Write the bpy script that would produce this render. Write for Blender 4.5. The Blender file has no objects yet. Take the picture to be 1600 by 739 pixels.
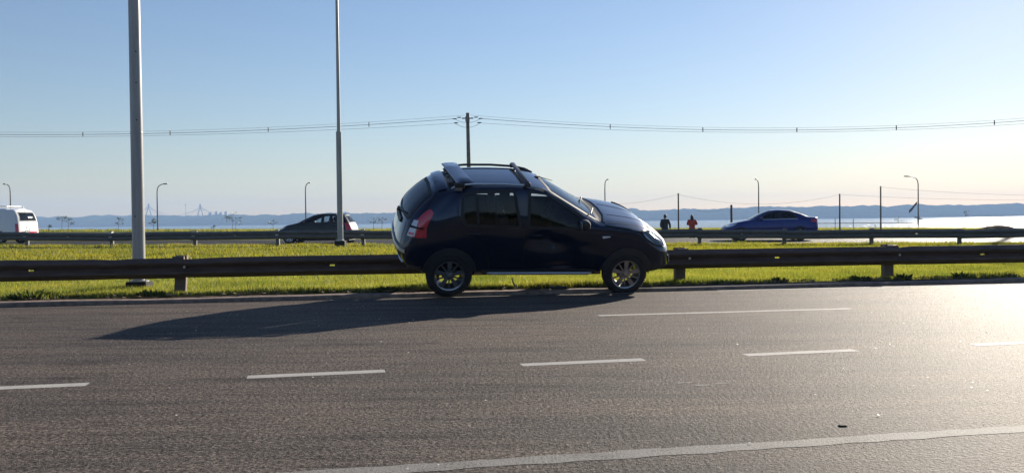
import bpy, bmesh, math, random
import numpy as np
from mathutils import Vector, Matrix
from mathutils.bvhtree import BVHTree
from mathutils.geometry import delaunay_2d_cdt
from math import sin, cos, pi, radians, atan2, sqrt

random.seed(7)
RNG = np.random.default_rng(11)
SC = bpy.context.scene
COL = SC.collection

# ------------------------------------------------------------------ camera, sky, sun, exposure
cam = bpy.data.cameras.new('camera')
camo = bpy.data.objects.new('camera', cam)
COL.objects.link(camo)
EYE = 1.07
camo.location = (0, 0, EYE)
camo.rotation_mode = 'QUATERNION'
camo.rotation_quaternion = (Matrix.Rotation(radians(90 - 1.06), 3, 'X') @ Matrix.Rotation(radians(-0.65), 3, 'Z')).to_quaternion()
cam.sensor_fit = 'HORIZONTAL'
cam.sensor_width = 36.0
cam.lens = 36.0 * 1400.0 / 1600.0
cam.clip_start = 0.1
cam.clip_end = 12000
SC.camera = camo

SUN_AZ, SUN_EL = radians(31.2), radians(18.3)
w = bpy.data.worlds.new('World')
SC.world = w
w.use_nodes = True
nt = w.node_tree
nt.nodes.clear()
sky = nt.nodes.new('ShaderNodeTexSky')
sky.sky_type = 'NISHITA'
sky.sun_disc = False
sky.sun_elevation = SUN_EL
sky.sun_rotation = SUN_AZ
sky.altitude = 100
sky.air_density = 1.2
sky.dust_density = 0.13
sky.ozone_density = 3.2
bg = nt.nodes.new('ShaderNodeBackground')
bg.inputs['Strength'].default_value = 0.050
wo = nt.nodes.new('ShaderNodeOutputWorld')
wb_ = nt.nodes.new('ShaderNodeMix')              # white balance of the whole sky
wb_.data_type = 'RGBA'
wb_.blend_type = 'MULTIPLY'
wb_.inputs[0].default_value = 1.0
wb_.inputs[7].default_value = (1.015, 0.957, 1.05, 1)
nt.links.new(sky.outputs['Color'], wb_.inputs[6])
nt.links.new(wb_.outputs[2], bg.inputs['Color'])
nt.links.new(bg.outputs[0], wo.inputs['Surface'])

sl = bpy.data.lights.new('sun', 'SUN')
sl.energy = 5.0
sl.angle = radians(0.5)
sl.color = (1.0, 0.90, 0.76)
so = bpy.data.objects.new('sun', sl)
COL.objects.link(so)
SUNV = Vector((sin(SUN_AZ) * cos(SUN_EL), cos(SUN_AZ) * cos(SUN_EL), sin(SUN_EL)))
so.rotation_mode = 'QUATERNION'
so.rotation_quaternion = SUNV.to_track_quat('Z', 'Y')

SC.view_settings.view_transform = 'Standard'
SC.view_settings.look = 'None'
SC.view_settings.exposure = 1.12
SC.view_settings.gamma = 1.0
SC.render.engine = 'CYCLES'
SC.cycles.use_denoising = True
SC.cycles.max_bounces = 10
SC.cycles.transparent_max_bounces = 16

# ------------------------------------------------------------------ materials
def newmat(name):
    m = bpy.data.materials.new(name)
    m.use_nodes = True
    return m, m.node_tree, m.node_tree.nodes['Principled BSDF']

def noise(nt, scale, detail=3, rough=0.55, coord=None, stretch=None):
    n = nt.nodes.new('ShaderNodeTexNoise')
    n.inputs['Scale'].default_value = scale
    n.inputs['Detail'].default_value = detail
    n.inputs['Roughness'].default_value = rough
    if coord is None:
        g = nt.nodes.new('ShaderNodeTexCoord')
        coord = g.outputs['Object']
    if stretch:
        mp = nt.nodes.new('ShaderNodeMapping')
        mp.inputs['Scale'].default_value = stretch[:3]
        if len(stretch) > 3:
            mp.inputs['Rotation'].default_value = (0, 0, stretch[3])
        nt.links.new(coord, mp.inputs['Vector'])
        coord = mp.outputs[0]
    nt.links.new(coord, n.inputs['Vector'])
    return n

def ramp(nt, src, stops):
    r = nt.nodes.new('ShaderNodeValToRGB')
    e = r.color_ramp.elements
    while len(e) < len(stops):
        e.new(0.5)
    for k, (p, c) in enumerate(stops):
        e[k].position = p
        e[k].color = (*c, 1) if len(c) == 3 else c
    nt.links.new(src, r.inputs[0])
    return r

def mix(nt, a, b, fac, mode='MIX'):
    m = nt.nodes.new('ShaderNodeMix')
    m.data_type = 'RGBA'
    m.blend_type = mode
    for sock, v in ((m.inputs[6], a), (m.inputs[7], b), (m.inputs[0], fac)):
        if hasattr(v, 'is_linked') or hasattr(v, 'node'):
            nt.links.new(v, sock)
        elif isinstance(v, (int, float)):
            sock.default_value = v
        else:
            sock.default_value = (*v, 1)
    return m.outputs[2]

def bump(nt, bs, src, dist, strength=1.0):
    b = nt.nodes.new('ShaderNodeBump')
    b.inputs['Distance'].default_value = dist
    b.inputs['Strength'].default_value = strength
    nt.links.new(src, b.inputs['Height'])
    nt.links.new(b.outputs[0], bs.inputs['Normal'])
    return b

def simple(name, col, rough=0.6, metal=0.0, var=0.15, vs=6.0, bmp=0.0, bs=40.0, coat=0.0, spec=0.5):
    m, nt, b = newmat(name)
    b.inputs['Roughness'].default_value = rough
    b.inputs['Metallic'].default_value = metal
    b.inputs['Specular IOR Level'].default_value = spec
    if coat:
        b.inputs['Coat Weight'].default_value = coat
        b.inputs['Coat Roughness'].default_value = 0.03
    if var:
        n = noise(nt, vs)
        lo = tuple(c * (1 - var) for c in col)
        hi = tuple(min(1, c * (1 + var)) for c in col)
        r = ramp(nt, n.outputs['Fac'], [(0.3, lo), (0.7, hi)])
        nt.links.new(r.outputs[0], b.inputs['Base Color'])
    else:
        b.inputs['Base Color'].default_value = (*col, 1)
    if bmp:
        n2 = noise(nt, bs)
        bump(nt, b, n2.outputs['Fac'], bmp)
    return m

def paint(name, col, rough=0.32, dust=0.03, metal=0.0, coat=1.0):
    m, nt, b = newmat(name)
    n = noise(nt, 3.0, 5)
    r = ramp(nt, n.outputs['Fac'], [(0.35, col), (0.8, tuple(c + dust * 0.10 for c in col))])
    nt.links.new(r.outputs[0], b.inputs['Base Color'])
    b.inputs['Roughness'].default_value = rough
    b.inputs['Metallic'].default_value = metal
    b.inputs['Specular IOR Level'].default_value = 0.2
    b.inputs['Coat Weight'].default_value = coat
    n2 = noise(nt, 5.0, 4)
    r2 = ramp(nt, n2.outputs['Fac'], [(0.35, (0.015,) * 3), (0.8, (0.05,) * 3)])
    nt.links.new(r2.outputs[0], b.inputs['Coat Roughness'])
    return m

def glass(name, tint, ior=1.5):
    m = bpy.data.materials.new(name)
    m.use_nodes = True
    nt = m.node_tree
    nt.nodes.clear()
    o = nt.nodes.new('ShaderNodeOutputMaterial')
    t = nt.nodes.new('ShaderNodeBsdfTransparent')
    t.inputs[0].default_value = (*tint, 1)
    g = nt.nodes.new('ShaderNodeBsdfGlossy')
    g.inputs['Roughness'].default_value = 0.02
    n = noise(nt, 2.0)
    r = ramp(nt, n.outputs['Fac'], [(0.3, (0.015,) * 3), (0.8, (0.04,) * 3)])
    nt.links.new(r.outputs[0], g.inputs['Roughness'])
    f = nt.nodes.new('ShaderNodeFresnel')
    f.inputs[0].default_value = ior
    x = nt.nodes.new('ShaderNodeMixShader')
    nt.links.new(f.outputs[0], x.inputs[0])
    nt.links.new(t.outputs[0], x.inputs[1])
    nt.links.new(g.outputs[0], x.inputs[2])
    nt.links.new(x.outputs[0], o.inputs[0])
    return m

def leaf(name, stops, scale=1.5, trans=0.55, rough=0.5, spec=0.25):
    m = bpy.data.materials.new(name)
    m.use_nodes = True
    nt = m.node_tree
    nt.nodes.clear()
    o = nt.nodes.new('ShaderNodeOutputMaterial')
    n = noise(nt, scale, 5, 0.7)
    rr0 = ramp(nt, n.outputs['Fac'], stops)
    d = nt.nodes.new('ShaderNodeBsdfPrincipled')
    d.inputs['Roughness'].default_value = rough
    d.inputs['Specular IOR Level'].default_value = spec
    t = nt.nodes.new('ShaderNodeBsdfTranslucent')
    lo = noise(nt, 0.55, 4, 0.65)
    lr = ramp(nt, lo.outputs['Fac'], [(0.34, (0.62, 0.72, 0.62)), (0.52, (1, 1, 1)), (0.70, (1.18, 1.06, 1.05))])
    r = nt.nodes.new('ShaderNodeMix')
    r.data_type = 'RGBA'
    r.blend_type = 'MULTIPLY'
    r.inputs[0].default_value = 1.0
    nt.links.new(rr0.outputs[0], r.inputs[6])
    nt.links.new(lr.outputs[0], r.inputs[7])
    r = r.outputs[2]
    nt.links.new(r, d.inputs['Base Color'])
    tc = mix(nt, r, (1.85, 1.65, 0.8), 1.0, 'MULTIPLY')
    nt.links.new(tc, t.inputs[0])
    x = nt.nodes.new('ShaderNodeMixShader')
    x.inputs[0].default_value = trans
    nt.links.new(d.outputs[0], x.inputs[1])
    nt.links.new(t.outputs[0], x.inputs[2])
    nt.links.new(x.outputs[0], o.inputs[0])
    return m

def asphalt_mat(name, base, warm, ang=radians(9.5), grain=1.0):
    m, nt, b = newmat(name)
    fine = noise(nt, 190, 2, 0.6)
    mid = noise(nt, 44, 3, 0.7)
    big = noise(nt, 0.8, 4, 0.6, stretch=(0.35, 2.2, 1, -ang))
    vor = nt.nodes.new('ShaderNodeTexVoronoi')
    vor.inputs['Scale'].default_value = 75
    tc = nt.nodes.new('ShaderNodeTexCoord')
    nt.links.new(tc.outputs['Object'], vor.inputs['Vector'])
    c1 = ramp(nt, mid.outputs['Fac'], [(0.36, tuple(c * 0.22 for c in base)), (0.46, tuple(c * 0.8 for c in base)), (0.56, base), (0.70, tuple(c * 2.0 for c in base))])
    c2 = ramp(nt, vor.outputs['Color'], [(0.1, (0.45,) * 3), (0.9, (1.6,) * 3)])
    col = mix(nt, c1.outputs[0], c2.outputs[0], 0.8, 'MULTIPLY')
    c3 = ramp(nt, big.outputs['Fac'], [(0.34, (0.66, 0.68, 0.72)), (0.50, (0.95, 0.93, 0.93)), (0.66, warm)])
    col = mix(nt, col, c3.outputs[0], 1.0, 'MULTIPLY')
    # scuffed streaks drawn out along the lanes, and small oil blotches
    strk = noise(nt, 1.0, 6, 0.75, stretch=(0.9, 9.0, 1, -ang))
    c4 = ramp(nt, strk.outputs['Fac'], [(0.36, (0.60, 0.60, 0.61)), (0.50, (1.0, 1.0, 1.0)), (0.68, (1.18, 1.15, 1.12))])
    col = mix(nt, col, c4.outputs[0], 0.85, 'MULTIPLY')
    oil = noise(nt, 2.3, 3, 0.5, stretch=(0.5, 1.2, 1, -ang))
    c5 = ramp(nt, oil.outputs['Fac'], [(0.24, (0.45, 0.45, 0.46)), (0.34, (1, 1, 1))])
    col = mix(nt, col, c5.outputs[0], 0.8, 'MULTIPLY')
    nt.links.new(col, b.inputs['Base Color'])
    b.inputs['Roughness'].default_value = 0.66
    b.inputs['IOR'].default_value = 1.12
    h = nt.nodes.new('ShaderNodeMath')
    h.operation = 'ADD'
    nt.links.new(mid.outputs['Fac'], h.inputs[0])
    h2 = nt.nodes.new('ShaderNodeMath')
    h2.operation = 'MULTIPLY'
    h2.inputs[1].default_value = 0.35
    nt.links.new(fine.outputs['Fac'], h2.inputs[0])
    nt.links.new(h2.outputs[0], h.inputs[1])
    bump(nt, b, h.outputs[0], 0.016 * grain)
    return m

M = {}
M['asphalt'] = asphalt_mat('asphalt', (0.125, 0.107, 0.094), (1.17, 1.10, 1.04))
M['asphalt_far'] = asphalt_mat('asphalt_far', (0.06, 0.057, 0.054), (1.2, 1.15, 1.1), radians(-5))

def line_mat(name, wear, top=1.0):
    m, nt, b = newmat(name)
    n = noise(nt, 70, 4, 0.7)
    n2 = noise(nt, 4, 3)
    s = nt.nodes.new('ShaderNodeMath')
    s.operation = 'MULTIPLY_ADD'
    s.inputs[1].default_value = 0.35
    nt.links.new(n2.outputs['Fac'], s.inputs[0])
    nt.links.new(n.outputs['Fac'], s.inputs[2])
    r = ramp(nt, s.outputs[0], [(wear - 0.08, (0.10, 0.095, 0.09)), (wear + 0.06, tuple(c * top for c in (0.46, 0.44, 0.41))), (0.95, tuple(c * top for c in (0.62, 0.60, 0.56)))])
    nt.links.new(r.outputs[0], b.inputs['Base Color'])
    b.inputs['Roughness'].default_value = 0.7
    b.inputs['IOR'].default_value = 1.14
    bump(nt, b, n.outputs['Fac'], 0.006)
    return m
M['line'] = line_mat('road_paint', 0.50, 0.78)
M['line_worn'] = line_mat('worn_road_paint', 0.60, 0.46)

def grass_ground():
    m, nt, b = newmat('grass_ground')
    n = noise(nt, 1.3, 6, 0.7)
    n2 = noise(nt, 26, 5, 0.75)
    r = ramp(nt, n.outputs['Fac'], [(0.3, (0.055, 0.075, 0.016)), (0.55, (0.10, 0.105, 0.024)), (0.75, (0.15, 0.125, 0.045))])
    r2 = ramp(nt, n2.outputs['Fac'], [(0.3, (0.45,) * 3), (0.7, (1.5,) * 3)])
    c = mix(nt, r.outputs[0], r2.outputs[0], 1.0, 'MULTIPLY')
    nt.links.new(c, b.inputs['Base Color'])
    b.inputs['Roughness'].default_value = 0.9
    b.inputs['Specular IOR Level'].default_value = 0.1
    bump(nt, b, n2.outputs['Fac'], 0.05)
    return m
M['ground'] = grass_ground()
M['soil'] = simple('bare_soil', (0.16, 0.10, 0.07), 0.95, var=0.5, vs=14, bmp=0.02, bs=60, spec=0.1)
M['kerb'] = simple('kerb_concrete', (0.22, 0.165, 0.13), 0.85, var=0.35, vs=9, bmp=0.008, bs=70, spec=0.2)
M['blade'] = leaf('grass_blades', [(0.28, (0.05, 0.085, 0.014)), (0.5, (0.14, 0.165, 0.040)), (0.70, (0.26, 0.255, 0.095))], 14, 0.62)
M['blade_far'] = leaf('dry_grass_blades', [(0.28, (0.07, 0.095, 0.014)), (0.5, (0.135, 0.15, 0.025)), (0.72, (0.22, 0.20, 0.055))], 2.5, 0.6)
M['weed'] = leaf('weed_leaves', [(0.3, (0.03, 0.05, 0.012)), (0.7, (0.09, 0.12, 0.025))], 16, 0.4)
M['sapling'] = leaf('sapling_leaves', [(0.3, (0.03, 0.045, 0.015)), (0.7, (0.06, 0.08, 0.025))], 5, 0.3)
M['litter'] = simple('dry_leaf', (0.22, 0.15, 0.09), 0.8, var=0.5, vs=20, spec=0.2)
M['bark'] = simple('bark', (0.10, 0.075, 0.055), 0.9, var=0.3, vs=20, bmp=0.01)
M['forest'] = leaf('far_forest', [(0.3, (0.012, 0.022, 0.010)), (0.7, (0.028, 0.042, 0.018))], 0.02, 0.0, 1.0, 0.0)

def rust_mat(name, a, b_, rough=0.62, metal=0.0):
    m, nt, b = newmat(name)
    n = noise(nt, 5, 6, 0.7, stretch=(0.5, 1, 2.5))
    r = ramp(nt, n.outputs['Fac'], [(0.3, a), (0.62, b_), (0.85, tuple(c * 1.5 for c in b_))])
    nt.links.new(r.outputs[0], b.inputs['Base Color'])
    b.inputs['Roughness'].default_value = rough
    b.inputs['Metallic'].default_value = metal
    n2 = noise(nt, 60, 4)
    bump(nt, b, n2.outputs['Fac'], 0.002)
    return m
M['rail'] = rust_mat('weathered_rail_steel', (0.062, 0.037, 0.027), (0.125, 0.075, 0.054))
M['post'] = rust_mat('rusty_post_steel', (0.09, 0.065, 0.05), (0.15, 0.10, 0.075))
M['rail_far'] = rust_mat('galvanised_rail_steel', (0.07, 0.068, 0.066), (0.13, 0.125, 0.12), 0.55)
M['zinc'] = simple('galvanised_steel', (0.45, 0.45, 0.44), 0.45, 0.7, var=0.2, vs=8)
M['bolt'] = simple('bolt_steel', (0.55, 0.54, 0.5), 0.35, 0.9, var=0.1)
def pole_mat():
    m, nt, b = newmat('painted_pole_steel')
    n = noise(nt, 2.0, 5, 0.7, stretch=(6, 6, 0.35))
    n2 = noise(nt, 9.0, 5, 0.75)
    r = ramp(nt, n.outputs['Fac'], [(0.32, (0.25, 0.245, 0.24)), (0.55, (0.36, 0.36, 0.36)), (0.75, (0.41, 0.41, 0.415))])
    r2 = ramp(nt, n2.outputs['Fac'], [(0.28, (0.55, 0.48, 0.42)), (0.36, (1, 1, 1))])
    nt.links.new(mix(nt, r.outputs[0], r2.outputs[0], 0.8, 'MULTIPLY'), b.inputs['Base Color'])
    b.inputs['Roughness'].default_value = 0.36
    return m
M['lamp_pole'] = pole_mat()
M['pole_dark'] = simple('dark_pole_steel', (0.17, 0.17, 0.175), 0.5, 0.2, var=0.15)
M['concrete'] = simple('pole_concrete', (0.17, 0.15, 0.135), 0.9, var=0.25, vs=5, bmp=0.004)
M['base_block'] = simple('black_base_concrete', (0.014, 0.013, 0.013), 0.9, var=0.35, vs=12, bmp=0.006)
M['wood'] = simple('weathered_wood', (0.09, 0.07, 0.055), 0.9, var=0.3, vs=20)
M['wire'] = simple('cable_black', (0.03, 0.03, 0.032), 0.6, var=0)
M['wire_light'] = simple('cable_grey', (0.18, 0.18, 0.19), 0.5, var=0)
M['porcelain'] = simple('insulator_brown', (0.12, 0.07, 0.05), 0.3, var=0.1)

M['navy'] = paint('navy_car_paint', (0.0032, 0.0108, 0.037), 0.28, 0.01, 0.7)
M['black_paint'] = paint('black_car_paint', (0.0015, 0.003, 0.008), 0.4, 0.005, 0.0, 0.35)
M['blue_paint'] = paint('blue_car_paint', (0.006, 0.020, 0.15), 0.32, 0.01, 0.5, 0.6)
M['white_paint'] = paint('white_van_paint', (0.74, 0.74, 0.73), 0.4)
M['plastic'] = simple('black_plastic', (0.022, 0.024, 0.028), 0.5, var=0.2, vs=30, bmp=0.0004, bs=300)
M['rubber'] = simple('seal_rubber', (0.012, 0.012, 0.013), 0.6, var=0)
M['seam'] = simple('panel_gap', (0.004, 0.004, 0.004), 0.9, var=0)
M['tyre'] = simple('tyre_rubber', (0.016, 0.016, 0.017), 0.75, var=0.35, vs=14, bmp=0.002, bs=60)
M['rim'] = simple('alloy_rim', (0.36, 0.37, 0.40), 0.3, 0.85, var=0.15, vs=12)
M['rim_dark'] = simple('dark_rim_barrel', (0.05, 0.05, 0.055), 0.5, 0.5, var=0.2)
M['silver'] = simple('silver_trim', (0.50, 0.52, 0.55), 0.3, 0.8, var=0.1)
M['bar'] = simple('roof_bar_grey', (0.055, 0.058, 0.065), 0.4, 0.3, var=0.15)
M['interior'] = simple('cabin_trim', (0.018, 0.018, 0.020), 0.85, var=0.2, vs=10)
M['seat'] = simple('seat_fabric', (0.03, 0.03, 0.034), 0.95, var=0.25, vs=40, bmp=0.001, bs=200)
M['glass'] = glass('tinted_side_glass', (0.66, 0.71, 0.76))
M['glass_dark'] = glass('dark_tinted_glass', (0.05, 0.055, 0.065))
M['glass_clear'] = glass('windscreen_glass', (0.75, 0.80, 0.80))
M['lens'] = glass('clear_lamp_lens', (0.9, 0.92, 0.92))
M['lamp_inner'] = simple('lamp_reflector', (0.75, 0.76, 0.78), 0.18, 0.9, var=0.1)
def redlens():
    m, nt, b = newmat('red_lamp_lens')
    n = noise(nt, 50)
    r = ramp(nt, n.outputs['Fac'], [(0.3, (0.58, 0.006, 0.030)), (0.7, (0.80, 0.014, 0.060))])
    nt.links.new(r.outputs[0], b.inputs['Base Color'])
    b.inputs['Roughness'].default_value = 0.15
    b.inputs['Coat Weight'].default_value = 1
    b.inputs['Transmission Weight'].default_value = 0.15
    return m
M['red'] = redlens()
M['lamp_white'] = simple('frosted_lamp_lens', (0.70, 0.72, 0.75), 0.25, 0.0, var=0.15, vs=60, coat=1)
M['amber'] = simple('amber_lens', (0.55, 0.22, 0.03), 0.25, var=0.1)
M['plate'] = simple('number_plate', (0.5, 0.5, 0.5), 0.4, var=0.1)
M['skin'] = simple('skin', (0.35, 0.20, 0.14), 0.6, var=0.1)
M['coat_dark'] = simple('dark_jacket', (0.022, 0.022, 0.025), 0.9, var=0.3, vs=25, bmp=0.01, bs=14)
M['coat_red'] = simple('red_jacket', (0.42, 0.05, 0.028), 0.85, var=0.25, vs=18, bmp=0.01, bs=14)
M['trousers'] = simple('dark_trousers', (0.025, 0.027, 0.035), 0.9, var=0.25, vs=25)
M['hair'] = simple('dark_hair', (0.012, 0.010, 0.009), 0.6, var=0.3, vs=60)
M['building'] = simple('far_building', (0.32, 0.31, 0.30), 0.8, var=0.1)
M['pylon'] = simple('pylon_concrete', (0.26, 0.25, 0.24), 0.8, var=0.1)
M['flag'] = simple('grey_flag_cloth', (0.16, 0.17, 0.19), 0.9, var=0.3, vs=8)

def water_mat():
    m, nt, b = newmat('water')
    b.inputs['Base Color'].default_value = (0.035, 0.06, 0.085, 1)
    b.inputs['Roughness'].default_value = 0.16
    b.inputs['IOR'].default_value = 1.33
    n = noise(nt, 0.9, 6, 0.7, stretch=(0.7, 1.2, 1))
    n2 = noise(nt, 0.05, 4, 0.6, stretch=(0.5, 1.6, 1))
    a = nt.nodes.new('ShaderNodeMath')
    a.operation = 'MULTIPLY_ADD'
    a.inputs[1].default_value = 2.0
    nt.links.new(n2.outputs['Fac'], a.inputs[0])
    nt.links.new(n.outputs['Fac'], a.inputs[2])
    bump(nt, b, a.outputs[0], 0.33)
    return m
M['water'] = water_mat()

# ------------------------------------------------------------------ mesh builder and object helpers
class MB:
    def __init__(s):
        s.v, s.f = [], []
    def add(s, vs, fs):
        o = len(s.v)
        s.v += [tuple(p) for p in vs]
        s.f += [tuple(i + o for i in f) for f in fs]
        return s
    def box(s, lo, hi, mtx=None, taper=1.0):
        x0, y0, z0 = lo
        x1, y1, z1 = hi
        cx, cy = (x0 + x1) / 2, (y0 + y1) / 2
        t = lambda a, c: c + (a - c) * taper
        vs = [(x0, y0, z0), (x1, y0, z0), (x1, y1, z0), (x0, y1, z0),
              (t(x0, cx), t(y0, cy), z1), (t(x1, cx), t(y0, cy), z1), (t(x1, cx), t(y1, cy), z1), (t(x0, cx), t(y1, cy), z1)]
        if mtx is not None:
            vs = [mtx @ Vector(p) for p in vs]
        return s.add(vs, [(3, 2, 1, 0), (4, 5, 6, 7), (0, 1, 5, 4), (1, 2, 6, 5), (2, 3, 7, 6), (3, 0, 4, 7)])
    def rbox(s, lo, hi, r=0.02, mtx=None):
        # box with chamfered edges
        lo, hi = Vector(lo), Vector(hi)
        bm = bmesh.new()
        bmesh.ops.create_cube(bm, size=1)
        for v in bm.verts:
            v.co = Vector(((lo[k] + hi[k]) / 2 + v.co[k] * (hi[k] - lo[k])) for k in range(3))
        bmesh.ops.bevel(bm, geom=bm.edges[:], offset=r, segments=2, affect='EDGES', profile=0.5)
        bm.verts.index_update()
        vs = [mtx @ v.co if mtx is not None else v.co.copy() for v in bm.verts]
        fs = [[v.index for v in f.verts] for f in bm.faces]
        bm.free()
        return s.add(vs, fs)
    def tube(s, pts, rad, n=8, cap=True):
        pts = [Vector(p) for p in pts]
        rads = rad if isinstance(rad, (list, tuple)) else [rad] * len(pts)
        vs, fs = [], []
        up = None
        for k, p in enumerate(pts):
            d = (pts[min(k + 1, len(pts) - 1)] - pts[max(k - 1, 0)]).normalized()
            if up is None:
                up = Vector((0, 0, 1)) if abs(d.z) < 0.9 else Vector((1, 0, 0))
            a = d.cross(up).normalized()
            b = a.cross(d).normalized()
            up = b
            for i in range(n):
                t = 2 * pi * i / n
                vs.append(p + (a * cos(t) + b * sin(t)) * rads[k])
        for k in range(len(pts) - 1):
            for i in range(n):
                fs.append((k * n + i, k * n + (i + 1) % n, (k + 1) * n + (i + 1) % n, (k + 1) * n + i))
        if cap:
            fs.append(tuple(range(n)))
            fs.append(tuple(reversed(range((len(pts) - 1) * n, len(pts) * n))))
        return s.add(vs, fs)
    def lathe(s, prof, n=32, axis='z', c=(0, 0, 0), a0=0.0, a1=2 * pi):
        full = abs(a1 - a0 - 2 * pi) < 1e-6
        m = n if full else n + 1
        vs, fs = [], []
        for i in range(m):
            t = a0 + (a1 - a0) * i / n
            for r, h in prof:
                if axis == 'z':
                    p = (c[0] + r * cos(t), c[1] + r * sin(t), c[2] + h)
                else:
                    p = (c[0] + r * cos(t), c[1] + h, c[2] + r * sin(t))
                vs.append(p)
        k = len(prof)
        for i in range(n):
            j = (i + 1) % m
            for q in range(k - 1):
                fs.append((i * k + q, i * k + q + 1, j * k + q + 1, j * k + q))
        return s.add(vs, fs)
    def ball(s, c, r, n=10, sq=(1, 1, 1)):
        prof = [(max(1e-4, sin(pi * i / n)), -cos(pi * i / n)) for i in range(n + 1)]
        vs, fs = [], []
        m = n * 2
        for i in range(m):
            t = 2 * pi * i / m
            for a, h in prof:
                vs.append((c[0] + r * sq[0] * a * cos(t), c[1] + r * sq[1] * a * sin(t), c[2] + r * sq[2] * h))
        k = n + 1
        for i in range(m):
            j = (i + 1) % m
            for q in range(n):
                fs.append((i * k + q, j * k + q, j * k + q + 1, i * k + q + 1))
        return s.add(vs, fs)
    def mesh(s, name, smooth=False):
        me = bpy.data.meshes.new(name)
        me.from_pydata(s.v, [], s.f)
        me.update()
        if smooth:
            me.polygons.foreach_set('use_smooth', [True] * len(me.polygons))
            try:
                me.set_sharp_from_angle(angle=radians(40))
            except Exception:
                pass
        return me
    def obj(s, name, mat, parent=None, smooth=False):
        return link(name, s.mesh(name, smooth), mat, parent)

def link(name, me, mat, parent=None):
    o = bpy.data.objects.new(name, me)
    if mat is not None and len(me.materials) == 0:
        me.materials.append(mat)
    COL.objects.link(o)
    if parent is not None:
        o.parent = parent
    return o

def tag(o, label=None, cat=None, group=None, kind=None):
    if label: o['label'] = label
    if cat: o['category'] = cat
    if group: o['group'] = group
    if kind: o['kind'] = kind
    return o

def thing(name, label, cat, loc=(0, 0, 0), rotz=0.0, group=None):
    o = bpy.data.objects.new(name, None)
    o.empty_display_size = 0.2
    COL.objects.link(o)
    o.location = loc
    o.rotation_euler = (0, 0, rotz)
    return tag(o, label, cat, group)

def dup(root, loc, rotz=None, label=None, scale=None):
    r = root.copy()
    COL.objects.link(r)
    r.location = loc
    if rotz is not None: r.rotation_euler = (0, 0, rotz)
    if label: r['label'] = label
    if scale: r.scale = (scale,) * 3
    for ch in list(root.children):
        c = ch.copy()
        COL.objects.link(c)
        c.parent = r
        for g in list(ch.children):
            d = g.copy()
            COL.objects.link(d)
            d.parent = c
    return r

def fast_tris(name, V, mat, kind=None, parent=None):
    """V: (n,3,3) triangles"""
    n = len(V)
    me = bpy.data.meshes.new(name)
    me.vertices.add(n * 3)
    me.vertices.foreach_set('co', V.reshape(-1).astype(np.float32))
    me.loops.add(n * 3)
    me.loops.foreach_set('vertex_index', np.arange(n * 3, dtype=np.int32))
    me.polygons.add(n)
    me.polygons.foreach_set('loop_start', np.arange(0, n * 3, 3, dtype=np.int32))
    me.update(calc_edges=True)
    o = link(name, me, mat, parent)
    if kind: o['kind'] = kind
    return o

def grid_sheet(name, xs, ys, zf, mat, kind='structure'):
    X, Y = np.meshgrid(xs, ys)
    Z = zf(X, Y)
    v = np.stack([X, Y, Z], -1).reshape(-1, 3)
    nx, ny = len(xs), len(ys)
    f = [(j * nx + i, j * nx + i + 1, (j + 1) * nx + i + 1, (j + 1) * nx + i) for j in range(ny - 1) for i in range(nx - 1)]
    me = bpy.data.meshes.new(name)
    me.from_pydata(v.tolist(), [], f)
    me.polygons.foreach_set('use_smooth', [True] * len(me.polygons))
    o = link(name, me, mat)
    o['kind'] = kind
    return o

# ------------------------------------------------------------------ terrain
def kerbY(x): return 12.77 + 0.153 * x
def railY(x): return 14.15 + 0.124 * x
def farY(x): return 34.3 - 0.095 * x
def sstep(a, b, t):
    t = np.clip((t - a) / (b - a), 0, 1)
    return t * t * (3 - 2 * t)

def terr(x, y):
    x = np.asarray(x, float); y = np.asarray(y, float)
    xc = np.clip(x, -60, 60)
    q = y - kerbY(x)
    z = np.full_like(q, -0.06)
    near = 0.05 - 0.055 * sstep(0.35, 1.2, q)
    far = 0.06 - 0.007 * xc
    roadf = 0.05 - 0.0042 * xc
    low = -0.42 - 0.002 * xc
    bank = 0.10 - 0.0085 * xc
    a = near + (far - near) * sstep(3, 19, q)
    yf = y - farY(x)
    a = np.where(yf > 0, far + (roadf - far) * sstep(0, 2, yf), a)
    a = a + (low - a) * sstep(13.0, 17.5, yf)
    a = np.where(yf > 16, low + (bank - low) * sstep(22, 46, yf), a)
    a = a + (-8.0 - a) * sstep(92, 118, y)
    return np.where(q < 0.2, z, a)

xs = np.concatenate([np.linspace(-2600, -120, 24), np.linspace(-110, 110, 111), np.linspace(120, 2600, 24)])
ys = np.concatenate([np.linspace(-320, -8, 12), np.linspace(-6, 8, 5)])
# behind and beside the road
grid_sheet('ground', xs, np.concatenate([np.linspace(-320, 0, 20), np.arange(2, 11.4, 2.5), np.arange(11.6, 22, 0.35), np.arange(22, 120, 1.5), [130, 300, 900, 2700]]),
           lambda X, Y: np.where(np.abs(X) > 112, terr(np.sign(X) * 110, Y), terr(X, Y)), M['ground'])

def ribbon(name, pts_a, pts_b, z, mat, kind='structure', parent=None):
    n = len(pts_a)
    v = [(*p, z) for p in pts_a] + [(*p, z) for p in pts_b]
    f = [(i, i + 1, n + i + 1, n + i) for i in range(n - 1)]
    me = bpy.data.meshes.new(name)
    me.from_pydata(v, [], f)
    o = link(name, me, mat, parent)
    if kind and parent is None: o['kind'] = kind
    return o

rx = np.linspace(-90, 90, 61)
road = ribbon('road', [(x, kerbY(x) - 17.5) for x in rx], [(x, kerbY(x) + 0.02) for x in rx], 0.0, M['asphalt'])

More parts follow.
